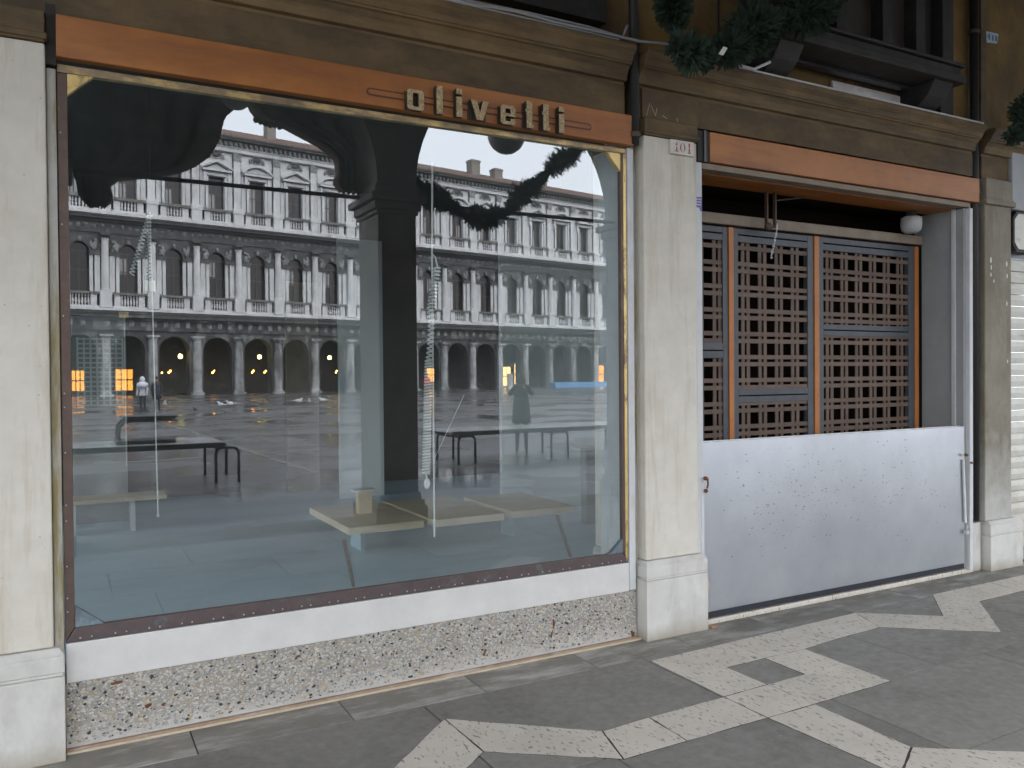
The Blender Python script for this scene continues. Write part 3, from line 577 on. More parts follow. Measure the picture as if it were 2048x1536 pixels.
# ------------------------------------------------------------------ mezzanine bay window above the door cornice
mz = thing('mezzanine_window', 'dark timber mezzanine window box on brackets above the doorway cornice', 'window box', (5.1, -.05, 3.6))
def bracket_(x0, x1):
    MB().prism([(.055, 3.60), (-.10, 3.625), (-.2, 3.70), (-.26, 3.80), (.055, 3.80)], x0, x1, 'x').build('bracket', 'dark_wood', mz, bevel=.006)
bracket_(4.1, 4.32); bracket_(5.68, 5.9)
MB().box(4.02, 6.0, -.3, .055, 3.801, 3.86).box(4.05, 5.97, -.27, .055, 3.862, 3.92).box(4.02, 6.0, -.3, .055, 3.922, 3.945).build('sill_box', 'dark_wood', mz, bevel=.006)
MB().box(4.08, 5.9, -.06, .0, 3.80-.02, 3.80).build('sill_underside', 'steel_dark', mz)
for x in (4.06, 4.7, 5.18, 5.55, 5.86): MB().box(x, x+.1, -.2, .055, 3.946, 5.5).build('post', 'dark_wood', mz, bevel=.005)
for x0, x1 in ((4.16, 4.7), (4.8, 5.18), (5.28, 5.55), (5.65, 5.86)):
    MB().box(x0+.001, x1-.001, -.1, -.06, 3.946, 5.5).build('shutter_panel', 'shutter_brown', mz)
MB().box(5.98, 6.14, -.1, .055, 3.62, 5.6).build('wall_strip', 'dark_wood', bld)
MB().box(6.66, 6.73, .0, .055, 3.62, 5.6).build('wall_strip', 'brown_stone', bld)
MB().box(3.5, 3.56, -.02, .055, 3.62, 5.6).build('wall_strip', 'brown_stone', bld)
MB().box(3.86, 3.87, .05, .056, 3.62, 5.6).build('wall_crack', 'dark_gap', bld)
MB().box(1.9, 2.9, -.03, .055, 3.75, 5.6).build('shutter_recess', 'dark_wood', bld)
tag(MB().tube([(3.784, -.2, 3.593), (3.913, -.21, 3.584), (4.067, -.2, 3.661)], .01, 6).build('angle_bracket', 'white_trim', None, loc=(3.8, -.2, 3.56)), 'bent pale metal bracket on top of the doorway cornice under the garland', 'bracket')
tag(MB().prism([(3.255, 3.432), (3.292, 3.48), (3.322, 3.477), (3.288, 3.429)], -.602, -.599).build('paper_tag', 'marble', None, loc=(3.255, -.6, 3.432)), 'small white paper tag stuck in the dark green garland', 'tag')

# ------------------------------------------------------------------ pine garlands
def garland(path, rad, n, label, group, loc, mats=('pine', 'pine_light'), seed=1):
    rr = random.Random(seed); P = [Vector(p) for p in path]; seg = [(P[i+1]-P[i]).length for i in range(len(P)-1)]; tot = sum(seg)
    b = MB(); mi = []
    def at(t):
        s = t*tot
        for i, l_ in enumerate(seg):
            if s <= l_ or i == len(seg)-1: return P[i].lerp(P[i+1], min(1, s/l_)), (P[i+1]-P[i]).normalized()
            s -= l_
    b.tube(path, rad*.25, 6); mi += [0]*len(b.f)
    for k in range(n):
        t = (k+rr.random())/n; p, d_ = at(t); cl = .75+.35*math.sin(t*tot*9+seed)+.2*math.sin(t*tot*23)
        dirv = Vector((rr.gauss(0, 1), rr.gauss(0, 1), rr.gauss(0, 1))).normalized(); dirv = (dirv+d_*.5).normalized()
        ln = rad*cl*(.6+.5*rr.random()); side = dirv.cross(Vector((rr.random(), rr.random(), rr.random()))).normalized()
        st_ = p+dirv*rad*.15; end = p+dirv*ln
        # a needle tuft: three narrow blades
        for q in range(3):
            sp_ = side*rr.uniform(-.5, .5)*rad*.5; w2 = side*rad*.075
            i0 = len(b.v); b.v += [tuple(st_-w2), tuple(st_+w2), tuple(end+sp_+w2*.4), tuple(end+sp_-w2*.4)]; b.f.append((i0, i0+1, i0+2, i0+3)); mi.append(1 if rr.random() < .35 else 0)
    o = b.build('garland', mats[0], None, loc=loc, mats=list(mats), mi=mi); return tag(o, label, 'garland', group)
GG = 'pine garlands hung in the arcade'
garland([(3.04, -.42, 4.6), (3.06, -.42, 4.0), (3.08, -.42, 3.72), (3.12, -.42, 3.50)], .15, 2600, 'thick end of green garland hanging straight down above the numbered pilaster', GG, (3.1, -.42, 3.7), seed=2)
garland([(3.2, -.4, 3.50), (3.38, -.4, 3.50), (3.52, -.4, 3.57), (3.75, -.38, 3.74), (4.05, -.36, 3.86), (4.3, -.36, 4.0), (4.6, -.36, 4.3)], .15, 4200, 'dark green garland looped above the doorway cornice at the corner of the window box', GG, (3.6, -.4, 3.5), seed=3)
garland([(6.35, -.42, 3.40), (6.5, -.42, 3.50), (6.7, -.42, 3.75), (7.1, -.42, 4.1)], .14, 2000, 'dark garland at the right edge above the roller shutter', GG, (6.5, -.42, 3.5), seed=4)

# ------------------------------------------------------------------ neighbouring shop on the right
rsx = thing('roller_shutter', 'white horizontal roller shutter of the next shop at the right edge', 'shutter', (8.5, .06, 0))
for i in range(25):
    z = .10+i*.1
    MB().prism([(.07, z), (.062, z+.004), (.05, z+.05), (.058, z+.09), (.07, z+.098)], 6.99, 10.1, 'x').build('slat', 'shutter_white', rsx)
MB().box(6.99, 10.1, .04, .1, .0, .098).build('bottom_bar', 'box_grey', rsx)
MB().tube([(7.03, .035, 1.5), (7.03, .035, .88)], .006, 6).ball((7.05, .03, .8), (.02, .02, .05)).build('lock_bar', 'rust', rsx)
MB().box(6.99, 10.1, .06, .3, 2.61, 2.99).build('shop_header', 'steel_dark', bld)
MB().box(6.99, 10.1, -.06, .3, 2.993, 3.5).build('shutter_box', 'box_grey', bld, bevel=.01)
oc = thing('hanging_sign', 'white eight sided sign with a black rim at the right edge above the shutter', 'sign', (7.22, -.02, 2.82))
def octo(cx, cz, rx, rz, c): return [(cx-rx+c, cz-rz), (cx+rx-c, cz-rz), (cx+rx, cz-rz+c), (cx+rx, cz+rz-c), (cx+rx-c, cz+rz), (cx-rx+c, cz+rz), (cx-rx, cz+rz-c), (cx-rx, cz-rz+c)]
MB().prism(octo(7.25, 2.82, .2, .17, .06), -.03, .055).build('rim', 'black_iron', oc)
MB().prism(octo(7.25, 2.82, .18, .15, .055), -.036, -.031).build('face', 'shutter_white', oc)

# ------------------------------------------------------------------ inside the shop
si = thing('shop_floor', '', ''); del si['label']; del si['category']; si['kind'] = 'structure'
kind(MB().box(-3, 9.8, .42, 7.5, .0, .1).build('floor_slab', 'inner_floor', si), 'structure')
sm_ = MB()
for (xa_, ya_), (xb2, yb2) in (((2.30, 3.46), (1.75, 1.36)), ((4.73, 3.58), (3.40, 1.12))):
    sm_.prism([(xa_, ya_), (xa_+.04, ya_), (xb2+.02, yb2), (xb2, yb2)], .1, .103, 'z')
sm_.build('floor_seam', 'transom', si)['kind'] = 'stuff'
iw = thing('shop_interior', 'dim interior shell of the showroom behind the window', 'interior', (3, 4, .1))
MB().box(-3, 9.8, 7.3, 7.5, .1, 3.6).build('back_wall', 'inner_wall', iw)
for xs0, xs1, xg in ((-3.2, -3, -3.1), (9.8, 10, 9.9)):       # side walls, each with an unseen window added to bring daylight in
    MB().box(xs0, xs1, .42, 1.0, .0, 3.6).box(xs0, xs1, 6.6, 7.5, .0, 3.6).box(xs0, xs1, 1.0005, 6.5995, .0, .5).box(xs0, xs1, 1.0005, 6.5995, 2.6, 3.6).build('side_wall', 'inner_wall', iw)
    sf = MB()
    for yy in (1.03, 2.85, 4.7, 6.53): sf.box(xg-.03, xg+.03, yy, yy+.06, .5005, 2.5995)
    sf.box(xg-.028, xg+.028, 1.03, 6.59, 2.53, 2.5985)
    sf = sf.build('added_side_window', 'frame_paint', iw); sf['kind'] = 'stuff'
    MB().box(xg-.005, xg+.005, 1.0, 6.6, .501, 2.599).build('pane', 'clear_glass', sf)
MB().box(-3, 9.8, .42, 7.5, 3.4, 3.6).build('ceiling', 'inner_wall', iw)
def panel(x0, x1, y, z0, z1, label, mm='panel_grey'):
    return tag(MB().box(x0, x1, y, y+.06, z0, z1).build('wall_panel', mm, None, bevel=.004, loc=((x0+x1)/2, y, z0)), label, 'panel', 'grey panels inside the shop')
panel(4.30, 5.33, 4.0, .1, 3.62-.25, 'widest pale grey partition panel standing inside the shop at the right')
panel(5.34, 5.80, 4.1, .1, 3.37, 'narrow grey panel right beside the widest partition inside the shop')
panel(3.06, 3.64, 6.0, .1, 3.37, 'pale grey panel deep in the shop behind the dark pier reflection')
panel(.1, .62, 5.7, .1, 2.3, 'dim panel at the left end of the shop behind the mesh grille', 'jamb_grey')
panel(2.62, 3.05, 6.9, .1, 2.9, 'dim grey panel on the back wall left of the dark gap', 'transom')
pf = thing('display_platform', 'low beige stone display platform of three slabs on the shop floor', 'platform', (3, 2.6, .1))
ZP = .45
for x0, x1, y0, y1 in ((1.97, 2.61, 2.19, 3.36), (2.675, 3.335, 2.15, 3.36), (3.43, 4.08, 2.19, 3.16)):
    MB().box(x0, x1, y0, y1, ZP-.06, ZP).build('stone_slab', 'travertine', pf, bevel=.004)
MB().box(2.3, 2.34, 2.9, 3.2, .1, ZP-.062).box(3.75, 3.79, 2.8, 3.0, .1, ZP-.062).build('supports', 'inner_floor', pf)['kind'] = 'stuff'
lp = thing('display_plank', 'narrow beige stone shelf near the left end of the shop window', 'shelf', (.5, 4.95, .45))
MB().box(.02, .93, 4.93, 5.3, ZP-.04, ZP).build('board', 'travertine', lp, bevel=.004)
MB().box(.60, .64, 5.0, 5.2, .1, ZP-.042).build('support', 'panel_grey', lp); MB().box(.05, .11, 4.98, 5.2, .1, ZP-.042).build('support', 'panel_grey', lp)
def stand(x, y, zt, label):
    t = thing('display_stand', label, 'stand', (x, y, ZP), 0, 'small display stands')
    MB().box(x-.1, x+.1, y-.06, y+.06, zt-.02, zt).build('stand_top', 'marble', t, bevel=.003); MB().box(x-.06, x+.06, y-.04, y+.04, ZP+.001, zt-.021).build('stem', 'travertine', t)
stand(2.30, 2.8, .66, 'small marble topped stand on the left slab of the display platform')
t = thing('display_stand', 'small white ledge stand at the right end inside the window', 'stand', (4.75, 3.0, .1), 0, 'small display stands')
MB().box(4.62, 4.95, 2.9, 3.1, .86, .89).build('stand_top', 'marble', t, bevel=.003); MB().box(4.72, 4.85, 2.95, 3.05, .1, .859).build('stem', 'jamb_grey', t)
gr = MB(); 
for i in range(8): x = .10+i*.042; gr.box(x, x+.012, 2.6, 2.606, 1.44, 1.94)
for j in range(15): z = 1.44+j*.0345; gr.box(.10, .406, 2.607, 2.613, z, z+.011)
tag(gr.build('mesh_grille', 'panel_grey', None, loc=(.25, 2.6, 1.44)), 'small square mesh grille seen inside at the left end of the window', 'grille')
def helix(b, p0, p1, turns, rad, r, sag=0):
    p0 = Vector(p0); p1 = Vector(p1); ax = (p1-p0).normalized(); u = ax.cross(Vector((0, 1, 0))).normalized(); v = ax.cross(u); pts = []
    n = int(turns*9)
    for i in range(n+1):
        t_ = i/n; a = 2*math.pi*turns*t_; c = p0.lerp(p1, t_)+Vector((sag*math.sin(math.pi*t_), 0, 0)); pts.append(c+u*rad*math.cos(a)+v*rad*math.sin(a))
    b.tube(pts, r, 5)
YC = .5
k1 = thing('coiled_cord', 'looped spiral white flex hanging behind the glass at the upper left', 'cord', (.41, YC, 2.48))
b = MB(); helix(b, (.41, YC, 2.48), (.322, YC, 2.17), 17, .011, .0035); b.build('flex', 'cord', k1, smooth=True)
b = MB(); helix(b, (.408, YC, 2.48), (.402, YC, 2.15), 18, .010, .0032); b.build('flex', 'cord', k1, smooth=True)
MB().tube([(.407, YC, 2.48), (.415, YC, 2.8), (.42, YC, 3.39)], .0018, 5).build('wire', 'inner_wall', k1)
MB().box(.385, .432, YC-.005, YC+.005, 2.09, 2.145).build('switch', 'tag_cream', k1)
tag(MB().tube([(.413, YC+.02, 2.5), (.419, YC+.02, 2.1), (.432, YC+.02, .935)], .0035, 6).ball((.432, YC+.02, .93), .008).build('hanging_string', 'cord', None, loc=(.42, YC+.02, 3.39)), 'long white string hanging straight behind the glass beside the left looped cord', 'string')
k2 = thing('coiled_cord', 'long tight spiral white flex with a plug hanging behind the glass near the dark pier', 'cord', (2.0, YC, 2.3))
b = MB(); helix(b, (2.012, YC, 2.30), (1.965, YC, 2.04), 12, .02, .006); helix(b, (1.965, YC, 2.04), (1.95, YC, 1.74), 11, .016, .006, .008); helix(b, (1.95, YC, 1.74), (1.925, YC, 1.05), 38, .021, .007); b.build('flex', 'cord', k2, smooth=True)
MB().tube([(2.012, YC, 2.3), (2.0, YC, 2.36), (1.975, YC, 2.38)], .005, 6).build('wire', 'cord', k2); MB().tube([(1.925, YC, 1.05), (1.93, YC, 1.02)], .006, 6).build('wire', 'cord', k2)
MB().ball((1.93, YC, .992), (.021, .016, .034)).build('plug', 'cord', k2, smooth=True)
tag(MB().tube([(1.985, YC, 2.93), (1.977, YC, 2.42)], .006, 6).tube([(1.977, YC, 2.42), (1.975, YC, .665)], .0055, 6).build('hanging_string', 'cord', None, loc=(1.98, YC, 3.39)), 'white rod and string hanging straight behind the glass beside the spiral flex', 'string')
t = thing('hanging_string', 'thin string hung from a small yellow tag at the left of the window', 'string', (.282, YC, 1.98))
MB().tube([(.284, YC, 1.95), (.286, YC, 1.2)], .002, 5).build('thread', 'cord', t); MB().box(.262, .304, YC-.006, YC+.006, 1.95, 1.98).build('tag', 'brass', t)
tag(MB().tube([(2.23, .6, 1.52), (2.03, .6, 1.14)], .0016, 5).build('stay_wire', 'cord', None, loc=(2.2, .6, 1.5)), 'thin slanting wire behind the glass to the right of the spiral flex', 'wire')

# ------------------------------------------------------------------ the arcade on the side of the square
arc = thing('arcade', 'stone arcade of square piers and round arches facing the shop across the covered walk', 'arcade', (5, V(4.8), 0))
YN, YF = V(4.5), V(5.16)
pc0 = 3.281; PW = .224; BP = 3.48; ZS = 3.75; AR = BP/2-PW
def pier_mesh(x):
    p = MB().box(x-PW, x+PW, YF, YN, .34, 3.42).build('pier', 'arcade_stone', arc, bevel=.012)
    MB().box(x-PW-.08, x+PW+.08, YF-.08, YN+.08, 0, .2).box(x-PW-.055, x+PW+.055, YF-.055, YN+.055, .2005, .26).box(x-PW-.025, x+PW+.025, YF-.025, YN+.025, .2605, .34).build('pier_base', 'arcade_stone', p, bevel=.015)
    MB().box(x-PW-.02, x+PW+.02, YF-.02, YN+.02, 3.4205, 3.47).box(x-PW-.05, x+PW+.05, YF-.05, YN+.05, 3.4705, 3.56).box(x-PW-.1, x+PW+.1, YF-.1, YN+.1, 3.5605, 3.64).box(x-PW-.03, x+PW+.03, YF, YN, 3.6405, ZS).build('pier_capital', 'arcade_stone', p, bevel=.015)
for k in range(-4, 6): pier_mesh(pc0+BP*k)
for k in range(-4, 5):
    xc = pc0+BP*(k+.5); pts = [(xc-BP/2+.001, ZS+.001), (xc-AR, ZS+.001)]+[(xc-AR*math.cos(math.pi*i/28), ZS+AR*math.sin(math.pi*i/28)) for i in range(1, 28)]+[(xc+AR, ZS+.001), (xc+BP/2-.001, ZS+.001), (xc+BP/2-.001, 6.0), (xc-BP/2+.001, 6.0)]
    MB().prism(pts, YF, YN).build('arch', 'arcade_stone', arc)
    MB().box(xc-AR-.02, xc+AR+.02, V(4.83)-.012, V(4.83)+.012, 3.615, 3.655).build('tie_rod', 'black_iron', arc)
x0, x1 = pc0-BP*4.2, pc0+BP*5.2
MB().box(x0, x1, YF, YN, 6.002, 13).build('upper_wall', 'arcade_stone', arc)
MB().box(x0, x1, YN+.001, .058, 5.75, 6.0).build('ceiling', 'arcade_ceiling', arc)
MB().box(x0, x1, YN+.001, .4, 12.8, 13).build('roof', 'arcade_ceiling', arc)
MB().box(x0, x1, .1, .4, 5.7, 12.8).build('back_wall', 'ochre_plaster', bld)
k = 0
while x0+.5+k*.8 < x1: MB().box(x0+.5+k*.8, x0+.7+k*.8, YN+.001, .058, 5.55, 5.749).build('ceiling_beam', 'dark_wood', arc); k += 1
# drapes in the arch next to the camera
def drape(rows, folds, y, label, loc, seed=0, nx=26):
    vs = []; fs = []; rr = random.Random(seed); Z = [r[0] for r in rows]; n = 34; sub = []
    for j in range(n+1):
        z = Z[0]+(Z[-1]-Z[0])*j/n
        for i in range(len(rows)-1):
            if rows[i][0] >= z >= rows[i+1][0]:
                t_ = (rows[i][0]-z)/max(1e-6, rows[i][0]-rows[i+1][0]); sub.append((z, rows[i][1]+(rows[i+1][1]-rows[i][1])*t_, rows[i][2]+(rows[i+1][2]-rows[i][2])*t_)); break
        else: sub.append((z, rows[-1][1], rows[-1][2]))
    for z, a, c in sub:
        for i in range(nx+1):
            u = i/nx; vs.append((a+(c-a)*u, y+.06*math.sin(u*folds*2*math.pi+z*1.3)+.02*math.sin(u*29+z*4), z+.015*math.sin(u*folds*2*math.pi)))
    for j in range(n):
        for i in range(nx): q = j*(nx+1)+i; fs.append((q, q+1, q+nx+2, q+nx+1))
    o = MB().add(vs, fs).build('arch_curtain', 'drape', None, smooth=True, loc=loc)
    so_ = o.modifiers.new('solid', 'SOLIDIFY'); so_.thickness = .012
    return tag(o, label, 'curtain', 'awning curtains in the near arch')
yd = V(4.95)
drape([(5.25, .06, 1.72), (4.62, .05, 1.71), (4.48, .05, 1.65), (4.38, .05, 1.55), (4.12, .05, 1.49), (3.95, .06, 1.40), (3.82, .07, 1.25), (3.74, .08, 1.10), (3.68, .09, .9), (3.63, .12, .6), (3.58, .15, .46), (3.43, .17, .485), (3.36, .22, .45), (3.32, .26, .40)], 6, yd, 'dark brown curtain gathered to the left side of the near arch with a hanging tail', (.1, yd, 3.7), 1)
drape([(5.25, 1.75, 3.08), (4.60, 1.735, 3.08), (4.44, 1.83, 3.08), (4.385, 1.92, 3.08), (4.36, 2.12, 3.08), (4.27, 2.34, 3.08), (4.19, 2.55, 3.08), (4.07, 2.72, 3.08), (3.92, 2.74, 3.08), (3.8, 2.70, 3.08), (3.7, 2.78, 3.06)], 5, yd, 'dark brown curtain hugging the right curve of the near arch with a scalloped edge', (3.05, yd, 3.7), 2)
sc_ = MB()
for i in range(6): sc_.ball((1.86+i*.05, yd, 4.385-.012*i+(0 if i < 4 else .02)), (.03, .02, .035), 8, 6)
kind(sc_.build('valance', 'drape', bpy.data.objects['arch_curtain.001'], smooth=True), 'stuff')
for x, lb in ((4.84, 'round globe lamp hanging in the middle of the open arch with the garland'), (1.64, 'round globe lamp hanging at the crown of the curtained arch')):
    t = thing('globe_lamp', lb, 'lamp', (x, V(4.83), 4.58), 0, 'unlit globe lamps in the arches')
    MB().ball((x, V(4.83), 4.585), .235 if x > 3 else .16, 24, 16).build('globe', 'globe_glass', t, smooth=True)
    MB().tube([(x, V(4.83), 4.82), (x, V(4.83), 5.3)], .02, 8).build('rod', 'black_iron', t)
yg = V(4.7)
garland([(3.5, yg, 3.85), (3.62, yg, 3.79), (3.88, yg, 3.67), (4.14, yg, 3.56), (4.4, yg, 3.50), (4.6, yg, 3.52), (4.75, yg, 3.60), (4.95, yg, 3.80), (5.16, yg, 3.98), (5.38, yg, 4.19), (5.6, yg, 4.37), (5.83, yg, 4.5), (5.95, yg, 4.65), (6.1, yg, 4.95)], .165, 5200, 'green garland swagged across the open arch above the square', GG, (4.6, yg, 3.5), seed=5)

# ------------------------------------------------------------------ the square
FA = R(8.7713)                               # angle between the shop front and the palace opposite
def gz(yv):                                  # paving height at distance yv behind the mirror plane
    return -.1+max(0, min(1, (yv-8)/60))*.2
vs = []; fs = []; ys = [5.12, 6, 8, 12, 20, 35, 50, 70, 95, 130, 160]; xs = [-60+10*i for i in range(22)]
for y in ys:
    for x in xs: vs.append((x, V(y), gz(y) if y > 5.2 else -.1))
for j in range(len(ys)-1):
    for i in range(len(xs)-1): q = j*len(xs)+i; fs.append((q, q+len(xs), q+len(xs)+1, q+1))
pz = MB().add(vs, fs); pzo = pz.build('piazza', 'piazza', None); kind(pzo, 'structure')
for p in pzo.data.polygons:
    if p.normal.z < 0: p.flip()
MB().box(-60, 150, V(5.17), V(5.45), -.3, -.06).build('step', 'arcade_stone', pav)
ln = MB()
def strip(x0, y0, x1, y1, w_):
    d_ = Vector((x1-x0, y1-y0)).normalized(); nn = Vector((-d_.y, d_.x))*w_/2; N_ = 14
    for i in range(N_):
        a = Vector((x0, y0)).lerp(Vector((x1, y1)), i/N_); b_ = Vector((x0, y0)).lerp(Vector((x1, y1)), (i+1)/N_)
        q = [a+nn, a-nn, b_-nn, b_+nn]; base = len(ln.v)
        ln.v += [(p.x, V(p.y), gz(p.y)+.006) for p in q]; ln.f.append((base, base+1, base+2, base+3))
ca, sa = math.cos(FA), math.sin(FA)
for D in (14, 21, 30, 42):
    strip(-30*ca, D-30*sa, 90*ca, D+90*sa, .22)
for s in range(-20, 90, 12):
    strip(s, 9+s*sa, s-20*sa*2+4, 63, .14)
lno = ln.build('paving_line', 'piazza_line', pzo)
for p in lno.data.polygons:
    if p.normal.z < 0: p.flip()

# ------------------------------------------------------------------ palace opposite
PX, PY = -10.813, V(65.969)
pal = thing('palace', 'long white palace across the square with arcade, arched windows and pediments under a tiled roof', 'building', (PX, PY, .12), -FA)
pal.rotation_euler = (0, R(.2), -FA)
# local frame: x along the facade, y towards the shop, z up
PP = 3.5; S0 = 14.04; KS = range(-3, 20)
def pp(b, name, m_, parent=pal, **k): return b.build(name, m_, parent, local=True, **k)
xa, xb_ = S0+PP*(KS[0]-.5), S0+PP*(KS[-1]+.5)
# ground floor
protos = {}
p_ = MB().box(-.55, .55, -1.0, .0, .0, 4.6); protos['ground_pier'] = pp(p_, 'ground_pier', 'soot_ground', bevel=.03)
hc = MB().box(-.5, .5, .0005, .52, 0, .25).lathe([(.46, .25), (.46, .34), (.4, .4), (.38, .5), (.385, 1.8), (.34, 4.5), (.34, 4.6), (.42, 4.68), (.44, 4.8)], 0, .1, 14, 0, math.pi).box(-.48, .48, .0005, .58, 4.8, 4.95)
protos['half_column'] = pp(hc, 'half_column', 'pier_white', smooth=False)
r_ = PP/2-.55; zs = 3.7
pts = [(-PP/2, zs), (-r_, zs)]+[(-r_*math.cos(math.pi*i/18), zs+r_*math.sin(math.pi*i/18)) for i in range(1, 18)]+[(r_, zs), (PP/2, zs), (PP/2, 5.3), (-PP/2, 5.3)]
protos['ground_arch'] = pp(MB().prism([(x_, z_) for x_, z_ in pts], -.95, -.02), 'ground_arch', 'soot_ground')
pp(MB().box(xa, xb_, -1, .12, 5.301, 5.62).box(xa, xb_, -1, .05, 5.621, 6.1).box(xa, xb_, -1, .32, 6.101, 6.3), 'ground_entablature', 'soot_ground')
tr = MB(); s = xa
while s < xb_: tr.box(s, s+.35, .0505, .12, 5.625, 6.098); s += .875
kind(pp(tr, 'triglyphs', 'carving'), 'stuff')
pp(MB().box(xa, xb_, -1, .6, 6.301, 6.6).box(xa, xb_, -1, .68, 6.601, 6.8), 'balcony_ledge', 'soot_shade_stone')
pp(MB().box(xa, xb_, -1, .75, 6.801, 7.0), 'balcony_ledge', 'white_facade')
pp(MB().box(xa, xb_, -.6, -.05, 7.001, 8.03), 'balcony_wall', 'soot_shade_stone')  # dark strip, shade behind the balusters put into its colour
pp(MB().box(xa, xb_, -6.3, -6, 0, 6), 'arcade_back_wall', 'soot_shade_stone'); pp(MB().box(xa, xb_, -6, -1, 5.3, 5.5), 'arcade_vault', 'soot_shade_stone')
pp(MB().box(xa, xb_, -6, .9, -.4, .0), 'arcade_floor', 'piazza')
# first floor
cb = MB().box(-.42, .42, .0, .62, 7.05, 8.06).box(-.45, .45, .0, .6, 8.0605, 8.24).box(-.36, .36, .0, .6, 8.2405, 8.34)
cb.lathe([(.36, 8.34), (.35, 8.46), (.29, 8.52), (.285, 9.8), (.24, 12.25), (.27, 12.3), (.3, 12.42)], 0, .28, 16)
column = pp(cb, 'column', 'white_facade')
pp(MB().tube([(-.33, .28, 12.52), (.33, .28, 12.52)], .13, 10).box(-.36, .36, .0, .6, 12.66, 12.85), 'column_capital', 'soot_shade_stone', column)
protos['column'] = column
fr_ = MB()
for s in (-1, 1):
    fr_.box(s*.34, s*.72, .0, .2, 8.06, 11.1); fr_.box(s*.82, s*1.07, -.1, .1, 8.06, 11.1); 
protos['jamb_strips'] = pp(fr_, 'jamb_strips', 'white_facade')
protos['impost'] = pp(MB().box(-1.12, -.30, -.1, .26, 11.101, 11.42).box(.30, 1.12, -.1, .26, 11.101, 11.42), 'impost', 'soot_shade_stone')
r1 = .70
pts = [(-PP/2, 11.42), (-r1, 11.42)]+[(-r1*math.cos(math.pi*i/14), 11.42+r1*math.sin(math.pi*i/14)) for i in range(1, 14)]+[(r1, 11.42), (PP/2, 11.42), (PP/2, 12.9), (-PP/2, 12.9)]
protos['arch_wall'] = pp(MB().prism(pts, -.4, -.005), 'arch_wall', 'soot_shade_stone')
sp = MB(); rr = random.Random(4)
for s in (-1, 1):
    for q in range(7): sp.ball((s*(.78+rr.random()*.4), .03, 11.55+rr.random()*.85), (.09+rr.random()*.08, .07, .12+rr.random()*.12), 7, 5)
    sp.ball((s*1.02, .06, 11.75), (.2, .1, .28), 8, 6)
sp.ball((0, .1, 12.3), (.14, .14, .22), 8, 6)
protos['spandrel_figures'] = kind(pp(sp, 'spandrel_figures', 'carving', smooth=True), 'stuff')
wn = MB().box(-1.0, 1.0, -.42, -.39, 8.0, 12.3); window = pp(wn, 'arched_window', 'window_dark')
mu = MB().box(-.72, .72, -.38, -.34, 9.9, 10.0).box(-.72, .72, -.38, -.34, 11.36, 11.46).box(-.04, .04, -.381, -.33, 8.06, 11.35).box(-.7, -.62, -.379, -.34, 8.06, 9.89).box(.62, .7, -.379, -.34, 8.06, 9.89)
pp(mu, 'mullion', 'mullion', window)
pp(MB().box(-.58, -.34, -.388, -.37, 10.05, 11.3).box(-.24, -.06, -.388, -.37, 10.05, 11.3), 'blind', 'curtain', window)
protos['arched_window'] = window
bl = MB()
bl.box(-1.29, 1.29, .1, .5, 7.001, 7.16)
for s in (-1, 1): bl.box(s*1.12, s*.68, .14, .42, 7.161, 8.059)
balu = pp(bl, 'balustrade', 'white_facade')
pp(MB().box(-1.29, 1.29, .06, .54, 8.06, 8.24), 'handrail', 'rail_stone', balu)
bb = MB()
for i in range(6): bb.lathe([(.07, 7.16), (.07, 7.22), (.045, 7.28), (.09, 7.45), (.085, 7.55), (.04, 7.85), (.06, 7.92), (.07, 8.058)], -.55+i*.22, .28, 8)
pp(bb, 'balusters', 'white_facade', balu, smooth=True); protos['balustrade'] = balu
pp(MB().box(xa, xb_, -1, .1, 12.902, 13.15).box(xa, xb_, -1, .05, 13.151, 13.75).box(xa, xb_, -1, .3, 13.751, 13.95), 'first_floor_entablature', 'soot_shade_stone')
fz = MB(); rr = random.Random(9); s = xa
while s < xb_:
    fz.ball((s, .06, 13.45+rr.uniform(-.1, .1)), (.12+rr.random()*.12, .05, .1+rr.random()*.1), 7, 5); s += .45+rr.random()*.3
kind(pp(fz, 'frieze_carving', 'carving', smooth=True), 'stuff')
pp(MB().box(xa, xb_, -1, .7, 13.951, 14.12).box(xa, xb_, -1, .78, 14.121, 14.25), 'balcony_ledge', 'soot_shade_stone')
pp(MB().box(xa, xb_, -1, .85, 14.251, 14.5), 'balcony_ledge', 'white_facade')
pp(MB().box(xa, xb_, -.2, .004, 14.501, 15.6), 'balcony_wall', 'soot_shade_stone')  # shadowed wall between the pedestals, painted dark
# second floor
wl = MB()
for s in (-1, 1): wl.box(s*.68, s*PP/2, -.4, -.001, 14.501, 18.55)
wl.box(-PP/2, PP/2, -.4, -.001, 18.551, 20.8)
protos['upper_wall'] = pp(wl, 'upper_wall', 'white_facade')
protos['upper_pilaster'] = pp(MB().box(-.42, .42, .0, .5, 14.502, 15.5).box(-.48, .48, .0, .56, 15.501, 15.72).box(-.36, .36, .0, .2, 15.721, 16.0).box(-.29, .29, .0, .15, 16.001, 20.1), 'upper_pilaster', 'white_facade')
protos['upper_capital'] = pp(MB().prism([(-.28, 20.101), (.28, 20.101), (.4, 20.7), (-.4, 20.7)], .0, .26).box(-.42, .42, .0, .3, 20.701, 20.8), 'upper_capital', 'carving')
uw = pp(MB().box(-.75, .75, -.38, -.35, 14.6, 18.6), 'upper_window', 'window_dark')
pp(MB().box(-.03, .05, -.34, -.3, 14.6, 18.55).box(-.67, .67, -.341, -.301, 17.05, 17.15).box(-.67, -.6, -.341, -.3, 14.6, 17.04).box(.6, .67, -.341, -.3, 14.6, 17.04), 'mullion', 'mullion', uw)
pp(MB().box(-.52, -.36, -.348, -.325, 15.5, 18.4).box(-.26, -.06, -.348, -.325, 15.5, 18.4), 'blind', 'curtain', uw)
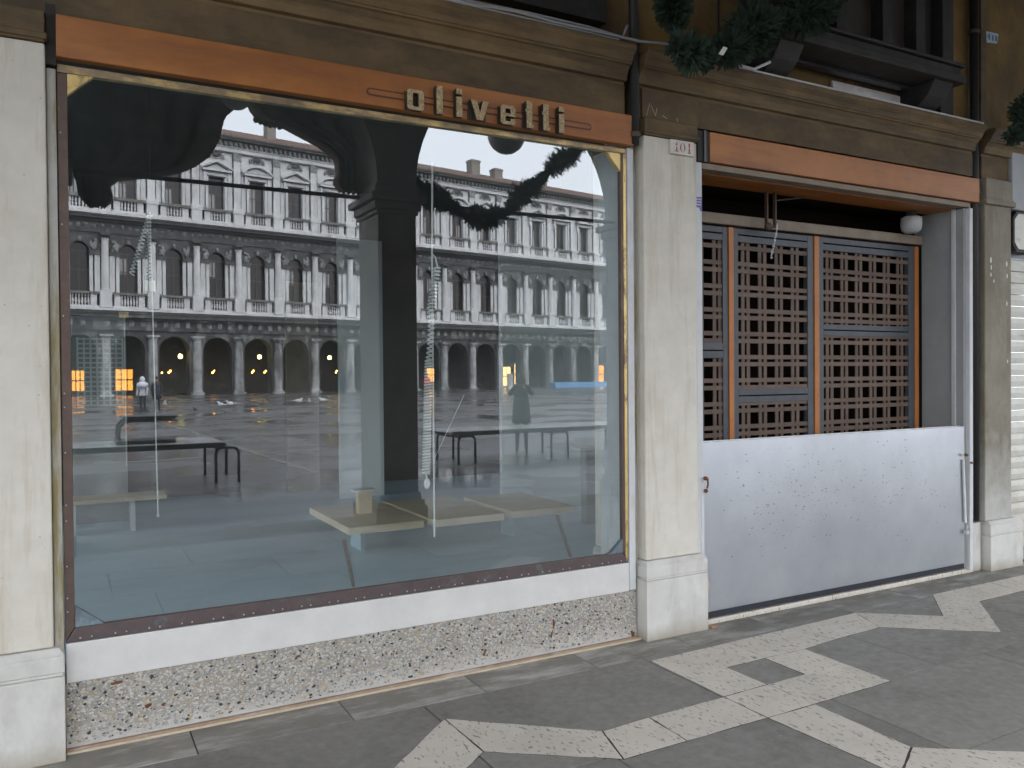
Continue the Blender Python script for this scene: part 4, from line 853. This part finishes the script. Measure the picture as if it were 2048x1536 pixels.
protos['upper_window'] = uw
sr = MB()
for s in (-1, 1): sr.box(s*.69, s*.92, .0, .1, 14.502, 18.56); sr.box(s*.93, s*1.1, .0, .22, 18.0, 18.9)
sr.box(-.92, .92, .0, .11, 18.561, 18.95).box(-1.2, 1.2, .0, .38, 18.951, 19.12)
protos['window_surround'] = pp(sr, 'window_surround', 'white_facade')
tri = MB().prism([(-1.25, 19.121), (1.25, 19.121), (0, 19.72)], .0, .12)
for s in (-1, 1): tri.prism([(0, 19.74), (0, 19.92), (s*1.36, 19.27), (s*1.36, 19.13)], .121, .42)
tri_o = pp(tri, 'pediment', 'white_facade')
pp(MB().prism([(-1.2, 19.13), (-.95, 19.13), (0, 19.58), (.95, 19.13), (1.2, 19.13), (0, 19.715)], .1205, .14), 'painted_shade', 'soot_shade_stone', tri_o)  # shade beneath the sloping mouldings, painted as a dark band
sgm = MB(); N_ = 16; a0 = R(52); Rr = 1.25/math.sin(a0); zc = 19.12-Rr*math.cos(a0)
outer = [((Rr+.16)*math.sin(-a0*1.02+2.04*a0*i/N_), zc+(Rr+.16)*math.cos(-a0*1.02+2.04*a0*i/N_)) for i in range(N_+1)]; inner = [(Rr*math.sin(-a0*1.02+2.04*a0*i/N_), zc+Rr*math.cos(-a0*1.02+2.04*a0*i/N_)) for i in range(N_+1)]
for i in range(N_): sgm.prism([outer[i], outer[i+1], inner[i+1], inner[i]], .12, .42)
sgm.prism([p for p in inner if p[1] > 19.121], .0, .118)
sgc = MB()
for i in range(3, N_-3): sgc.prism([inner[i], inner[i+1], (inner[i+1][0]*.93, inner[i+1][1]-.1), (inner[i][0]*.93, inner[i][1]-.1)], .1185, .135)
seg_o = pp(sgm, 'pediment', 'white_facade'); pp(sgc, 'painted_shade', 'soot_shade_stone', seg_o)  # dark band paints the shade inside the curved moulding
wr = MB(); 
wr.ball((0, .02, 20.42), (.36, .06, .24), 14, 8)
wro = pp(wr, 'oval_window', 'window_dark', smooth=True)
w2 = MB(); rr = random.Random(2)
for i in range(12):
    a = 2*math.pi*i/12; w2.ball((.45*math.cos(a), .08, 20.4+.3*math.sin(a)), (.1, .08, .09), 7, 5)
for s in (-1, 1): w2.ball((s*.6, .08, 20.25), (.12, .1, .22), 8, 5)
w2.ball((0, .1, 20.75), (.14, .1, .12), 8, 5)
kind(pp(w2, 'wreath', 'carving', wro, smooth=True), 'stuff'); protos['oval_window'] = wro
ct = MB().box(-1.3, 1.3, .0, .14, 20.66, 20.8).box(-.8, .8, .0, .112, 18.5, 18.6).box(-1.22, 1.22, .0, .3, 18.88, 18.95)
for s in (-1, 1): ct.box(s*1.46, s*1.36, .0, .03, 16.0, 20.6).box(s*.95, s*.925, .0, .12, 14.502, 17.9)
protos['painted_shade'] = pp(ct, 'painted_shade', 'soot_shade_stone')  # painted shade under lintel and architrave and along the uprights
ub = MB().box(-1.27, 1.27, .08, .46, 14.502, 14.72)
for s in (-1, 1): ub.box(s*1.1, s*.62, .12, .36, 14.721, 15.499)
ubo = pp(ub, 'upper_balustrade', 'white_facade')
pp(MB().box(-1.265, 1.265, .04, .52, 15.5, 15.72), 'handrail', 'rail_stone', ubo)
bb = MB()
for i in range(5): bb.lathe([(.08, 14.72), (.045, 14.82), (.09, 14.98), (.045, 15.1), (.09, 15.25), (.045, 15.4), (.08, 15.5)], -.48+i*.24, .24, 8)
pp(bb, 'balusters', 'white_facade', ubo, smooth=True); protos['upper_balustrade'] = ubo
pp(MB().box(xa, xb_, -1, .15, 20.802, 21.1).box(xa, xb_, -1, .1, 21.151, 21.55), 'top_entablature', 'white_facade')
dn = MB(); s = xa
while s < xb_: dn.box(s, s+.22, .1005, .45, 21.3, 21.62); s += .44
kind(pp(dn, 'dentils', 'rail_stone'), 'stuff')
pp(MB().box(xa, xb_, -1, .2, 21.551, 21.7), 'cornice_soffit', 'soot_shade_stone')
pp(MB().box(xa, xb_, -1, .7, 21.701, 21.86).box(xa, xb_, -1, .8, 21.861, 21.95), 'top_cornice', 'soot_shade_stone')
rf = MB().prism([(.85, 21.951), (.85, 22.02), (-7, 24.7), (-14, 22.02), (-14, 21.951)], xa, xb_, 'x'); roof = pp(rf, 'roof', 'roof_tile')
tl = MB(); s = xa
while s < xb_: tl.tube([(s, .87, 22.02), (s, -6.9, 24.68)], .09, 6); s += .5
kind(pp(tl, 'roof_tile_rows', 'roof_tile', roof), 'stuff')
for s, hgt, w_ in ((28.7, 25.7, .4), (51.5, 25.0, .55), (54.6, 24.5, .52), (61.0, 24.3, .54), (40.0, 24.9, .5), (12.5, 25.2, .5)):
    cm = MB().box(s-w_, s+w_, -3.6, -2.6, 22.6, hgt-.3).box(s-w_*1.12, s+w_*1.12, -3.66, -2.54, hgt-.299, hgt-.1).box(s-w_*.9, s+w_*.9, -3.5, -2.7, hgt-.099, hgt)
    pp(cm, 'chimney', 'chimney', roof)
pp(MB().box(xa, xb_, -14, -6.4, 0, 21.95), 'rear_block', 'soot_shade_stone')
half = {'painted_shade', 'arched_window', 'arch_wall', 'spandrel_figures', 'balustrade', 'ground_arch', 'upper_wall', 'upper_window', 'window_surround', 'oval_window', 'upper_balustrade'}
wv = random.Random(5)
def place(o, x, first):
    if first: o.location = (x, 0, 0); return o
    c = copy_tree(o, pal); c.location = (x, 0, 0)
    for ch in list(c.children):
        if ch.name.startswith('blind'):
            k_ = wv.random()
            if k_ < .35: bpy.data.objects.remove(ch)
            else: ch.location.z = -wv.choice((0, .25, .9, 1.3)); ch.location.x = wv.choice((0, 0, .55))
    return c
for i, kk in enumerate(KS):
    s = S0+PP*kk
    for nm, o in list(protos.items()): place(o, s+(PP/2 if nm in half else 0), i == len(KS)-1) if i < len(KS)-1 else None
    if i < len(KS)-1: place(seg_o if kk % 2 else tri_o, s+PP/2, False)
for nm, o in protos.items(): o.location = (S0+PP*KS[-1]+(PP/2 if nm in half else 0), 0, 0)
tri_o.location = (S0+PP*(KS[-1]+.5), 0, 0); seg_o.location = (S0+PP*(KS[0]-.5), 0, 0)
# lit shops and lamps inside the far arcade
for s, wdt, z0, z1, mm in ((12.1, .9, .4, 2.2, 'shop_glow'), (15.4, 1.3, .4, 2.3, 'shop_glow'), (44.5, 2.0, .9, 2.4, 'shop_glow'), (53.3, 1.6, .3, 2.6, 'shop_glow_pale'), (55.0, .8, .3, 3.0, 'shop_glow_pale'), (67.5, .9, .5, 2.8, 'shop_glow')):
    s = s*1.083; wdt *= 1.1
    f = pp(MB().box(s-wdt/2-.1, s+wdt/2+.1, -5.99, -5.9, z0-.1, z1+.1), 'shop_window', 'mullion')
    g_ = MB()
    for i in range(3):
        for j in range(2): g_.box(s-wdt/2+i*wdt/3+.04, s-wdt/2+(i+1)*wdt/3-.04, -5.899, -5.88, z0+j*(z1-z0)/2+.05, z0+(j+1)*(z1-z0)/2-.05)
    pp(g_, 'lit_pane', mm, f)
LG = 'lit lamps in the far arcade'
def topal(s, y, z): return pal.location+Vector((s*ca+y*sa, -s*sa+y*ca, z-s*.0035))
first = None
for i, s in enumerate((19.9, 26.65, 33.3)):
    p = topal(s, -.6, 3.3)
    if first is None:
        first = thing('arcade_lamp', 'glowing yellow ball lamp hanging in the far arcade, leftmost of the three', 'lamp', p, 0, LG)
        MB().ball((0, 0, 0), .2, 14, 9).build('bulb', 'lamp_yellow', first, smooth=True, local=True); MB().tube([(0, 0, .2), (0, 0, 1.5)], .02, 6).build('rod', 'black_iron', first, local=True)
    else:
        c = copy_tree(first); c.location = p; c['label'] = 'glowing yellow ball lamp hanging in the far arcade, '+('middle' if i == 1 else 'rightmost')+' of the three'
WL = ['single orange bulb under the leftmost yellow ball lamp', 'cluster of three orange bulbs just right of the single bulb near the leftmost ball lamp', 'cluster of three orange bulbs midway between the left and middle ball lamps',
      'single faint orange bulb left of the middle ball lamp', 'cluster of three orange bulbs under the middle ball lamp', 'pair of orange bulbs just right of the middle ball lamp', 'single orange bulb left of the rightmost ball lamp', 'pair of orange bulbs right of the rightmost ball lamp', 'pair of orange bulbs right of the dark pier in the far arcade']
for i, (s, nn) in enumerate(((18.4, 1), (18.95, 3), (22.5, 3), (24.3, 1), (25.9, 3), (27.0, 2), (31.0, 1), (33.8, 2), (45.8, 2))):
    p = topal(s*1.058, -4.2, 1.95)
    t = thing('wall_lamp', WL[i], 'lamp', p, 0, 'orange wall lamps in the far arcade')
    b = MB()
    for k in range(nn): b.ball((.12*(k-1)*(-1 if k == 2 else 1), 0, .16*(k % 2)), .075, 8, 6)
    b.build('bulb', 'bulb_orange', t, local=True); MB().tube([(0, -.2, -.05), (0, 0, -.1)], .015, 5).build('arm', 'black_iron', t, local=True)

# ------------------------------------------------------------------ raised walkways
def walkway(x0, x1, yv, wdt, zt, rz, label, loops):
    t = thing('walkway_bench', label, 'walkway', (x0, V(yv), -.1), 0, 'raised walkway benches on the square')
    y0, y1 = V(yv), V(yv+wdt); n = 6
    for i in range(n): MB().box(x0, x1, y0-(i)*wdt/n-.004, y0-(i+1)*wdt/n+.004, zt-.035, zt).build('board', 'walk_wood', t, bevel=.003)
    MB().box(x0, x1, y0+.001, y0+.03, zt-.09, zt-.01).box(x0, x1, y1-.03, y1-.001, zt-.09, zt-.01).build('rim', 'walk_edge', t)
    for (lx, lw) in loops:
        for yy in (y0-.06, y1+.06):
            r0 = .1; path = [(lx, yy, -.098), (lx, yy, zt-.1-r0)]+[(lx+r0-r0*math.cos(a), yy, zt-.1-r0+r0*math.sin(a)) for a in (R(22), R(45), R(67), R(90))]+[(lx+lw-r0+r0*math.sin(a), yy, zt-.1-r0+r0*math.cos(a)) for a in (0, R(22), R(45), R(67), R(90))]+[(lx+lw, yy, -.098)]
            MB().tube(path, .026, 8).build('leg_loop', 'walk_steel', t, smooth=True)
        MB().tube([(lx+.02, y0-.07, zt-.12), (lx+.02, y1+.07, zt-.12)], .02, 6).build('cross_bar', 'walk_steel', t)
    return t
walkway(-1.6, 2.32, 9.95, 1.3, .58, 0, 'raised walkway bench standing on the wet square left of the dark pier', [(-1.3, .36), (2.2, .36)])
walkway(6.55, 11.4, 10.3, 1.15, .55, 0, 'raised walkway bench standing on the wet square right of the dark pier', [(6.72, .36), (8.82, .40), (10.9, .36)])
t = thing('stacked_trestle', 'dark upturned walkway trestle stacked on the left walkway bench', 'trestle', (1.3, V(10.6), .58))
MB().box(.75, 1.62, V(10.2), V(11.0), .585, .64).build('board', 'walk_edge', t, bevel=.004)
for yy in (V(10.3), V(10.9)):
    MB().tube([(.80, yy, .645), (.79, yy, .72), (.80, yy, .86), (.86, yy, .93), (.96, yy, .95), (1.62, yy, .95)], .026, 8).build('leg_loop', 'walk_steel', t, smooth=True)
MB().box(.85, 1.64, V(10.25), V(10.95), .98, 1.02).build('board', 'walk_edge', t)

# ------------------------------------------------------------------ people and birds
def person(x, yv, z, h, top, trous, label, rz=0, arms='down', hood=None, lean=0):
    t = thing('person', label, 'person', (x, V(yv), z), rz)
    J = {'pelvis': (0, 0, .53), 'waist': (0, .0, .6), 'chest': (0, .01+lean, .72), 'neck': (0, .015+lean, .84), 'head0': (0, .02+lean, .87), 'head1': (0, .03+lean, .955),
         'hl': (.05, 0, .5), 'kl': (.055, .02, .27), 'al': (.06, -.01, .04), 'fl': (.065, .06, .015), 'hr': (-.05, 0, .5), 'kr': (-.055, .0, .27), 'ar': (-.06, -.03, .04), 'fr': (-.065, .04, .015),
         'sl': (.105, .0+lean, .80), 'sr': (-.105, .0+lean, .80)}
    if arms == 'up': J.update(el=(.15, .09+lean, .73), wl=(.06, .17+lean, .86), er=(-.15, .09+lean, .73), wr=(-.06, .17+lean, .86), gl=(.03, .2+lean, .885), gr=(-.03, .2+lean, .885))
    else: J.update(el=(.135, .0+lean, .64), wl=(.13, .04+lean, .5), er=(-.135, .0+lean, .64), wr=(-.13, .04+lean, .5), gl=(.128, .06+lean, .45), gr=(-.128, .06+lean, .45))
    Rd = {'pelvis': .078, 'waist': .08, 'chest': .09, 'neck': .036, 'head0': .045, 'head1': .045, 'hl': .058, 'kl': .04, 'al': .03, 'fl': .024, 'hr': .058, 'kr': .04, 'ar': .03, 'fr': .024, 'sl': .05, 'sr': .05, 'el': .036, 'wl': .026, 'er': .036, 'wr': .026, 'gl': .02, 'gr': .02}
    keys = list(J); E_ = [('pelvis', 'waist'), ('waist', 'chest'), ('chest', 'neck'), ('neck', 'head0'), ('head0', 'head1'), ('pelvis', 'hl'), ('hl', 'kl'), ('kl', 'al'), ('al', 'fl'), ('pelvis', 'hr'), ('hr', 'kr'), ('kr', 'ar'), ('ar', 'fr'), ('chest', 'sl'), ('sl', 'el'), ('el', 'wl'), ('wl', 'gl'), ('chest', 'sr'), ('sr', 'er'), ('er', 'wr'), ('wr', 'gr')]
    me = bpy.data.meshes.new('body'); me.from_pydata([Vector(J[k])*h for k in keys], [(keys.index(a), keys.index(b)) for a, b in E_], [])
    o = bpy.data.objects.new('body', me); col.objects.link(o)
    sk = o.modifiers.new('skin', 'SKIN'); sk.use_smooth_shade = True
    for i, k in enumerate(keys):
        me.skin_vertices[0].data[i].radius = (Rd[k]*h, Rd[k]*h*.85); me.skin_vertices[0].data[i].use_root = (k == 'pelvis')
    ss = o.modifiers.new('sub', 'SUBSURF'); ss.levels = 2; ss.render_levels = 2
    bpy.context.view_layer.update(); dg = bpy.context.evaluated_depsgraph_get()
    me2 = bpy.data.meshes.new_from_object(o.evaluated_get(dg)); o.modifiers.clear(); o.data = me2; me2.name = 'body'
    me2.materials.clear()
    for mm in (top, trous, 'skin', 'hair'): me2.materials.append(M[mm])
    for p in me2.polygons:
        c = p.center/h; hand = (Vector(p.center)/h-Vector(J['gl'])).length < .045 or (Vector(p.center)/h-Vector(J['gr'])).length < .045
        p.material_index = 3 if c.z < .045 else (2 if hand or (c.z > .855 and abs(c.x) < .06 and c.y < .12+lean) else (0 if c.z > .46 else 1)); p.use_smooth = True
    o.parent = t
    hb = MB()
    if hood: hb.ball((0, .0+lean*h, .925*h), (.075*h, .075*h, .085*h), 12, 8).lathe([(.16*h, .7*h), (.15*h, .8*h), (.08*h, .86*h)], 0, .0+lean*h, 14); hb.build('hood', hood, t, smooth=True, local=True)
    else: hb.ball((0, (.012+lean)*h, .945*h), (.055*h, .058*h, .06*h), 12, 8); hb.build('hair', 'hair', t, smooth=True, local=True)
    if top in ('coat_olive', 'coat_dark'):
        MB().lathe([(.125*h, .36*h), (.118*h, .5*h), (.105*h, .62*h), (.1*h, .7*h)], 0, .0, 16).build('coat_skirt', top, t, smooth=True, local=True)
    if arms == 'up':
        MB().box(-.05*h, .05*h, (.2+lean)*h, (.225+lean)*h, .87*h, .91*h).build('camera', 'black_iron', t, local=True)
    return t
person(3.35, 38.2, .0, 1.66, 'coat_white', 'trousers', 'person in a white hooded jacket and dark trousers walking across the wet square', .4, 'down', 'coat_white')
person(3.95, 38.0, .0, 1.68, 'coat_dark', 'trousers', 'person in dark clothes walking beside the one in the white hood', .2, 'down')
person(9.15, 12.2, -.09, 1.74, 'coat_olive', 'trousers', 'person in a long dark olive coat holding a camera up behind the right walkway bench', .5, 'up')
person(24.4, 54.0, .05, 1.7, 'coat_red', 'trousers', 'person in a red jacket standing near the far arcade', 0, 'down')
def bird(x, yv, m_, label, rz, sc_=1):
    t = thing('bird', label, 'bird', (x, V(yv), gz(yv)+.005), rz, 'gulls and pigeons on the square')
    b = MB().ball((0, 0, .13), (.075, .15, .075), 10, 7).ball((0, .13, .22), (.04, .05, .045), 8, 6).tube([(0, .08, .16), (0, .12, .21)], [.05, .035], 8).prism([(-.05, -.13), (.05, -.13), (.06, -.26), (-.06, -.26)], .12, .15, 'z')
    b.build('body', m_, t, smooth=True, local=True)
    MB().tube([(0, .17, .22), (0, .22, .21)], [.012, .004], 6).build('beak', 'teak_orange', t, local=True)
    for s in (-1, 1): MB().tube([(s*.025, 0, .08), (s*.025, .01, 0)], .007, 5).build('leg', 'teak_orange', t, local=True)
    t.scale = (sc_,)*3; return t
BL = ['white gull nearest the two walkers on the square', 'left one of the two white gulls standing close together', 'right one of the two white gulls standing close together', 'dark pigeon right of the close pair of gulls',
      'left gull of the row of three left of the dark pier', 'middle gull of the row of three left of the dark pier', 'right gull of the row of three left of the dark pier', 'dark pigeon nearest the left walkway bench', 'dark pigeon between the close pair of gulls and the row of three gulls',
      'dark pigeon nearest the spiral flex right of the pier', 'dark pigeon second to the right of the pier', 'dark pigeon third to the right of the pier', 'dark pigeon farthest right on the square', 'lone white gull far right near the blue covered stack', 'dark pigeon standing nearest the shop to the right of the pier']
for i, (x, y, k) in enumerate(((4.93, 44.2, 0), (7.89, 41.7, 0), (7.2, 40.3, 0), (8.53, 39.7, 1), (12.0, 43.5, 0), (12.5, 43.1, 0), (13.57, 44.1, 0), (5.47, 36.8, 1), (9.6, 42, 1), (20.8, 39.8, 1), (22.2, 38.6, 1), (23.3, 39.8, 1), (26.4, 34.9, 1), (42.8, 57.4, 0), (18.5, 33, 1))):
    bird(x, y, 'pigeon' if k else 'gull', BL[i], i*1.3, 1.0 if k else 1.35)
p = topal(51.0, 4.0, 0); t = thing('sign_board', 'grey upright notice board on a white foot near the far arcade', 'sign', p, -FA)
MB().box(-.3, .3, -.1, .1, .45, 1.75).build('panel', 'box_grey', t, local=True); MB().box(-.36, .36, -.25, .25, 0, .45).build('foot', 'plate_white', t, local=True)
p = topal(63, 1.8, 0); t = thing('covered_stack', 'long low stack under a blue tarpaulin in front of the far arcade', 'tarpaulin', p, -FA)
MB().prism([(-.6, 0), (.6, 0), (.5, .62), (.1, .78), (-.45, .7)], -4.5, 5.5, 'x').build('cover', 'tarp_blue', t, local=True)
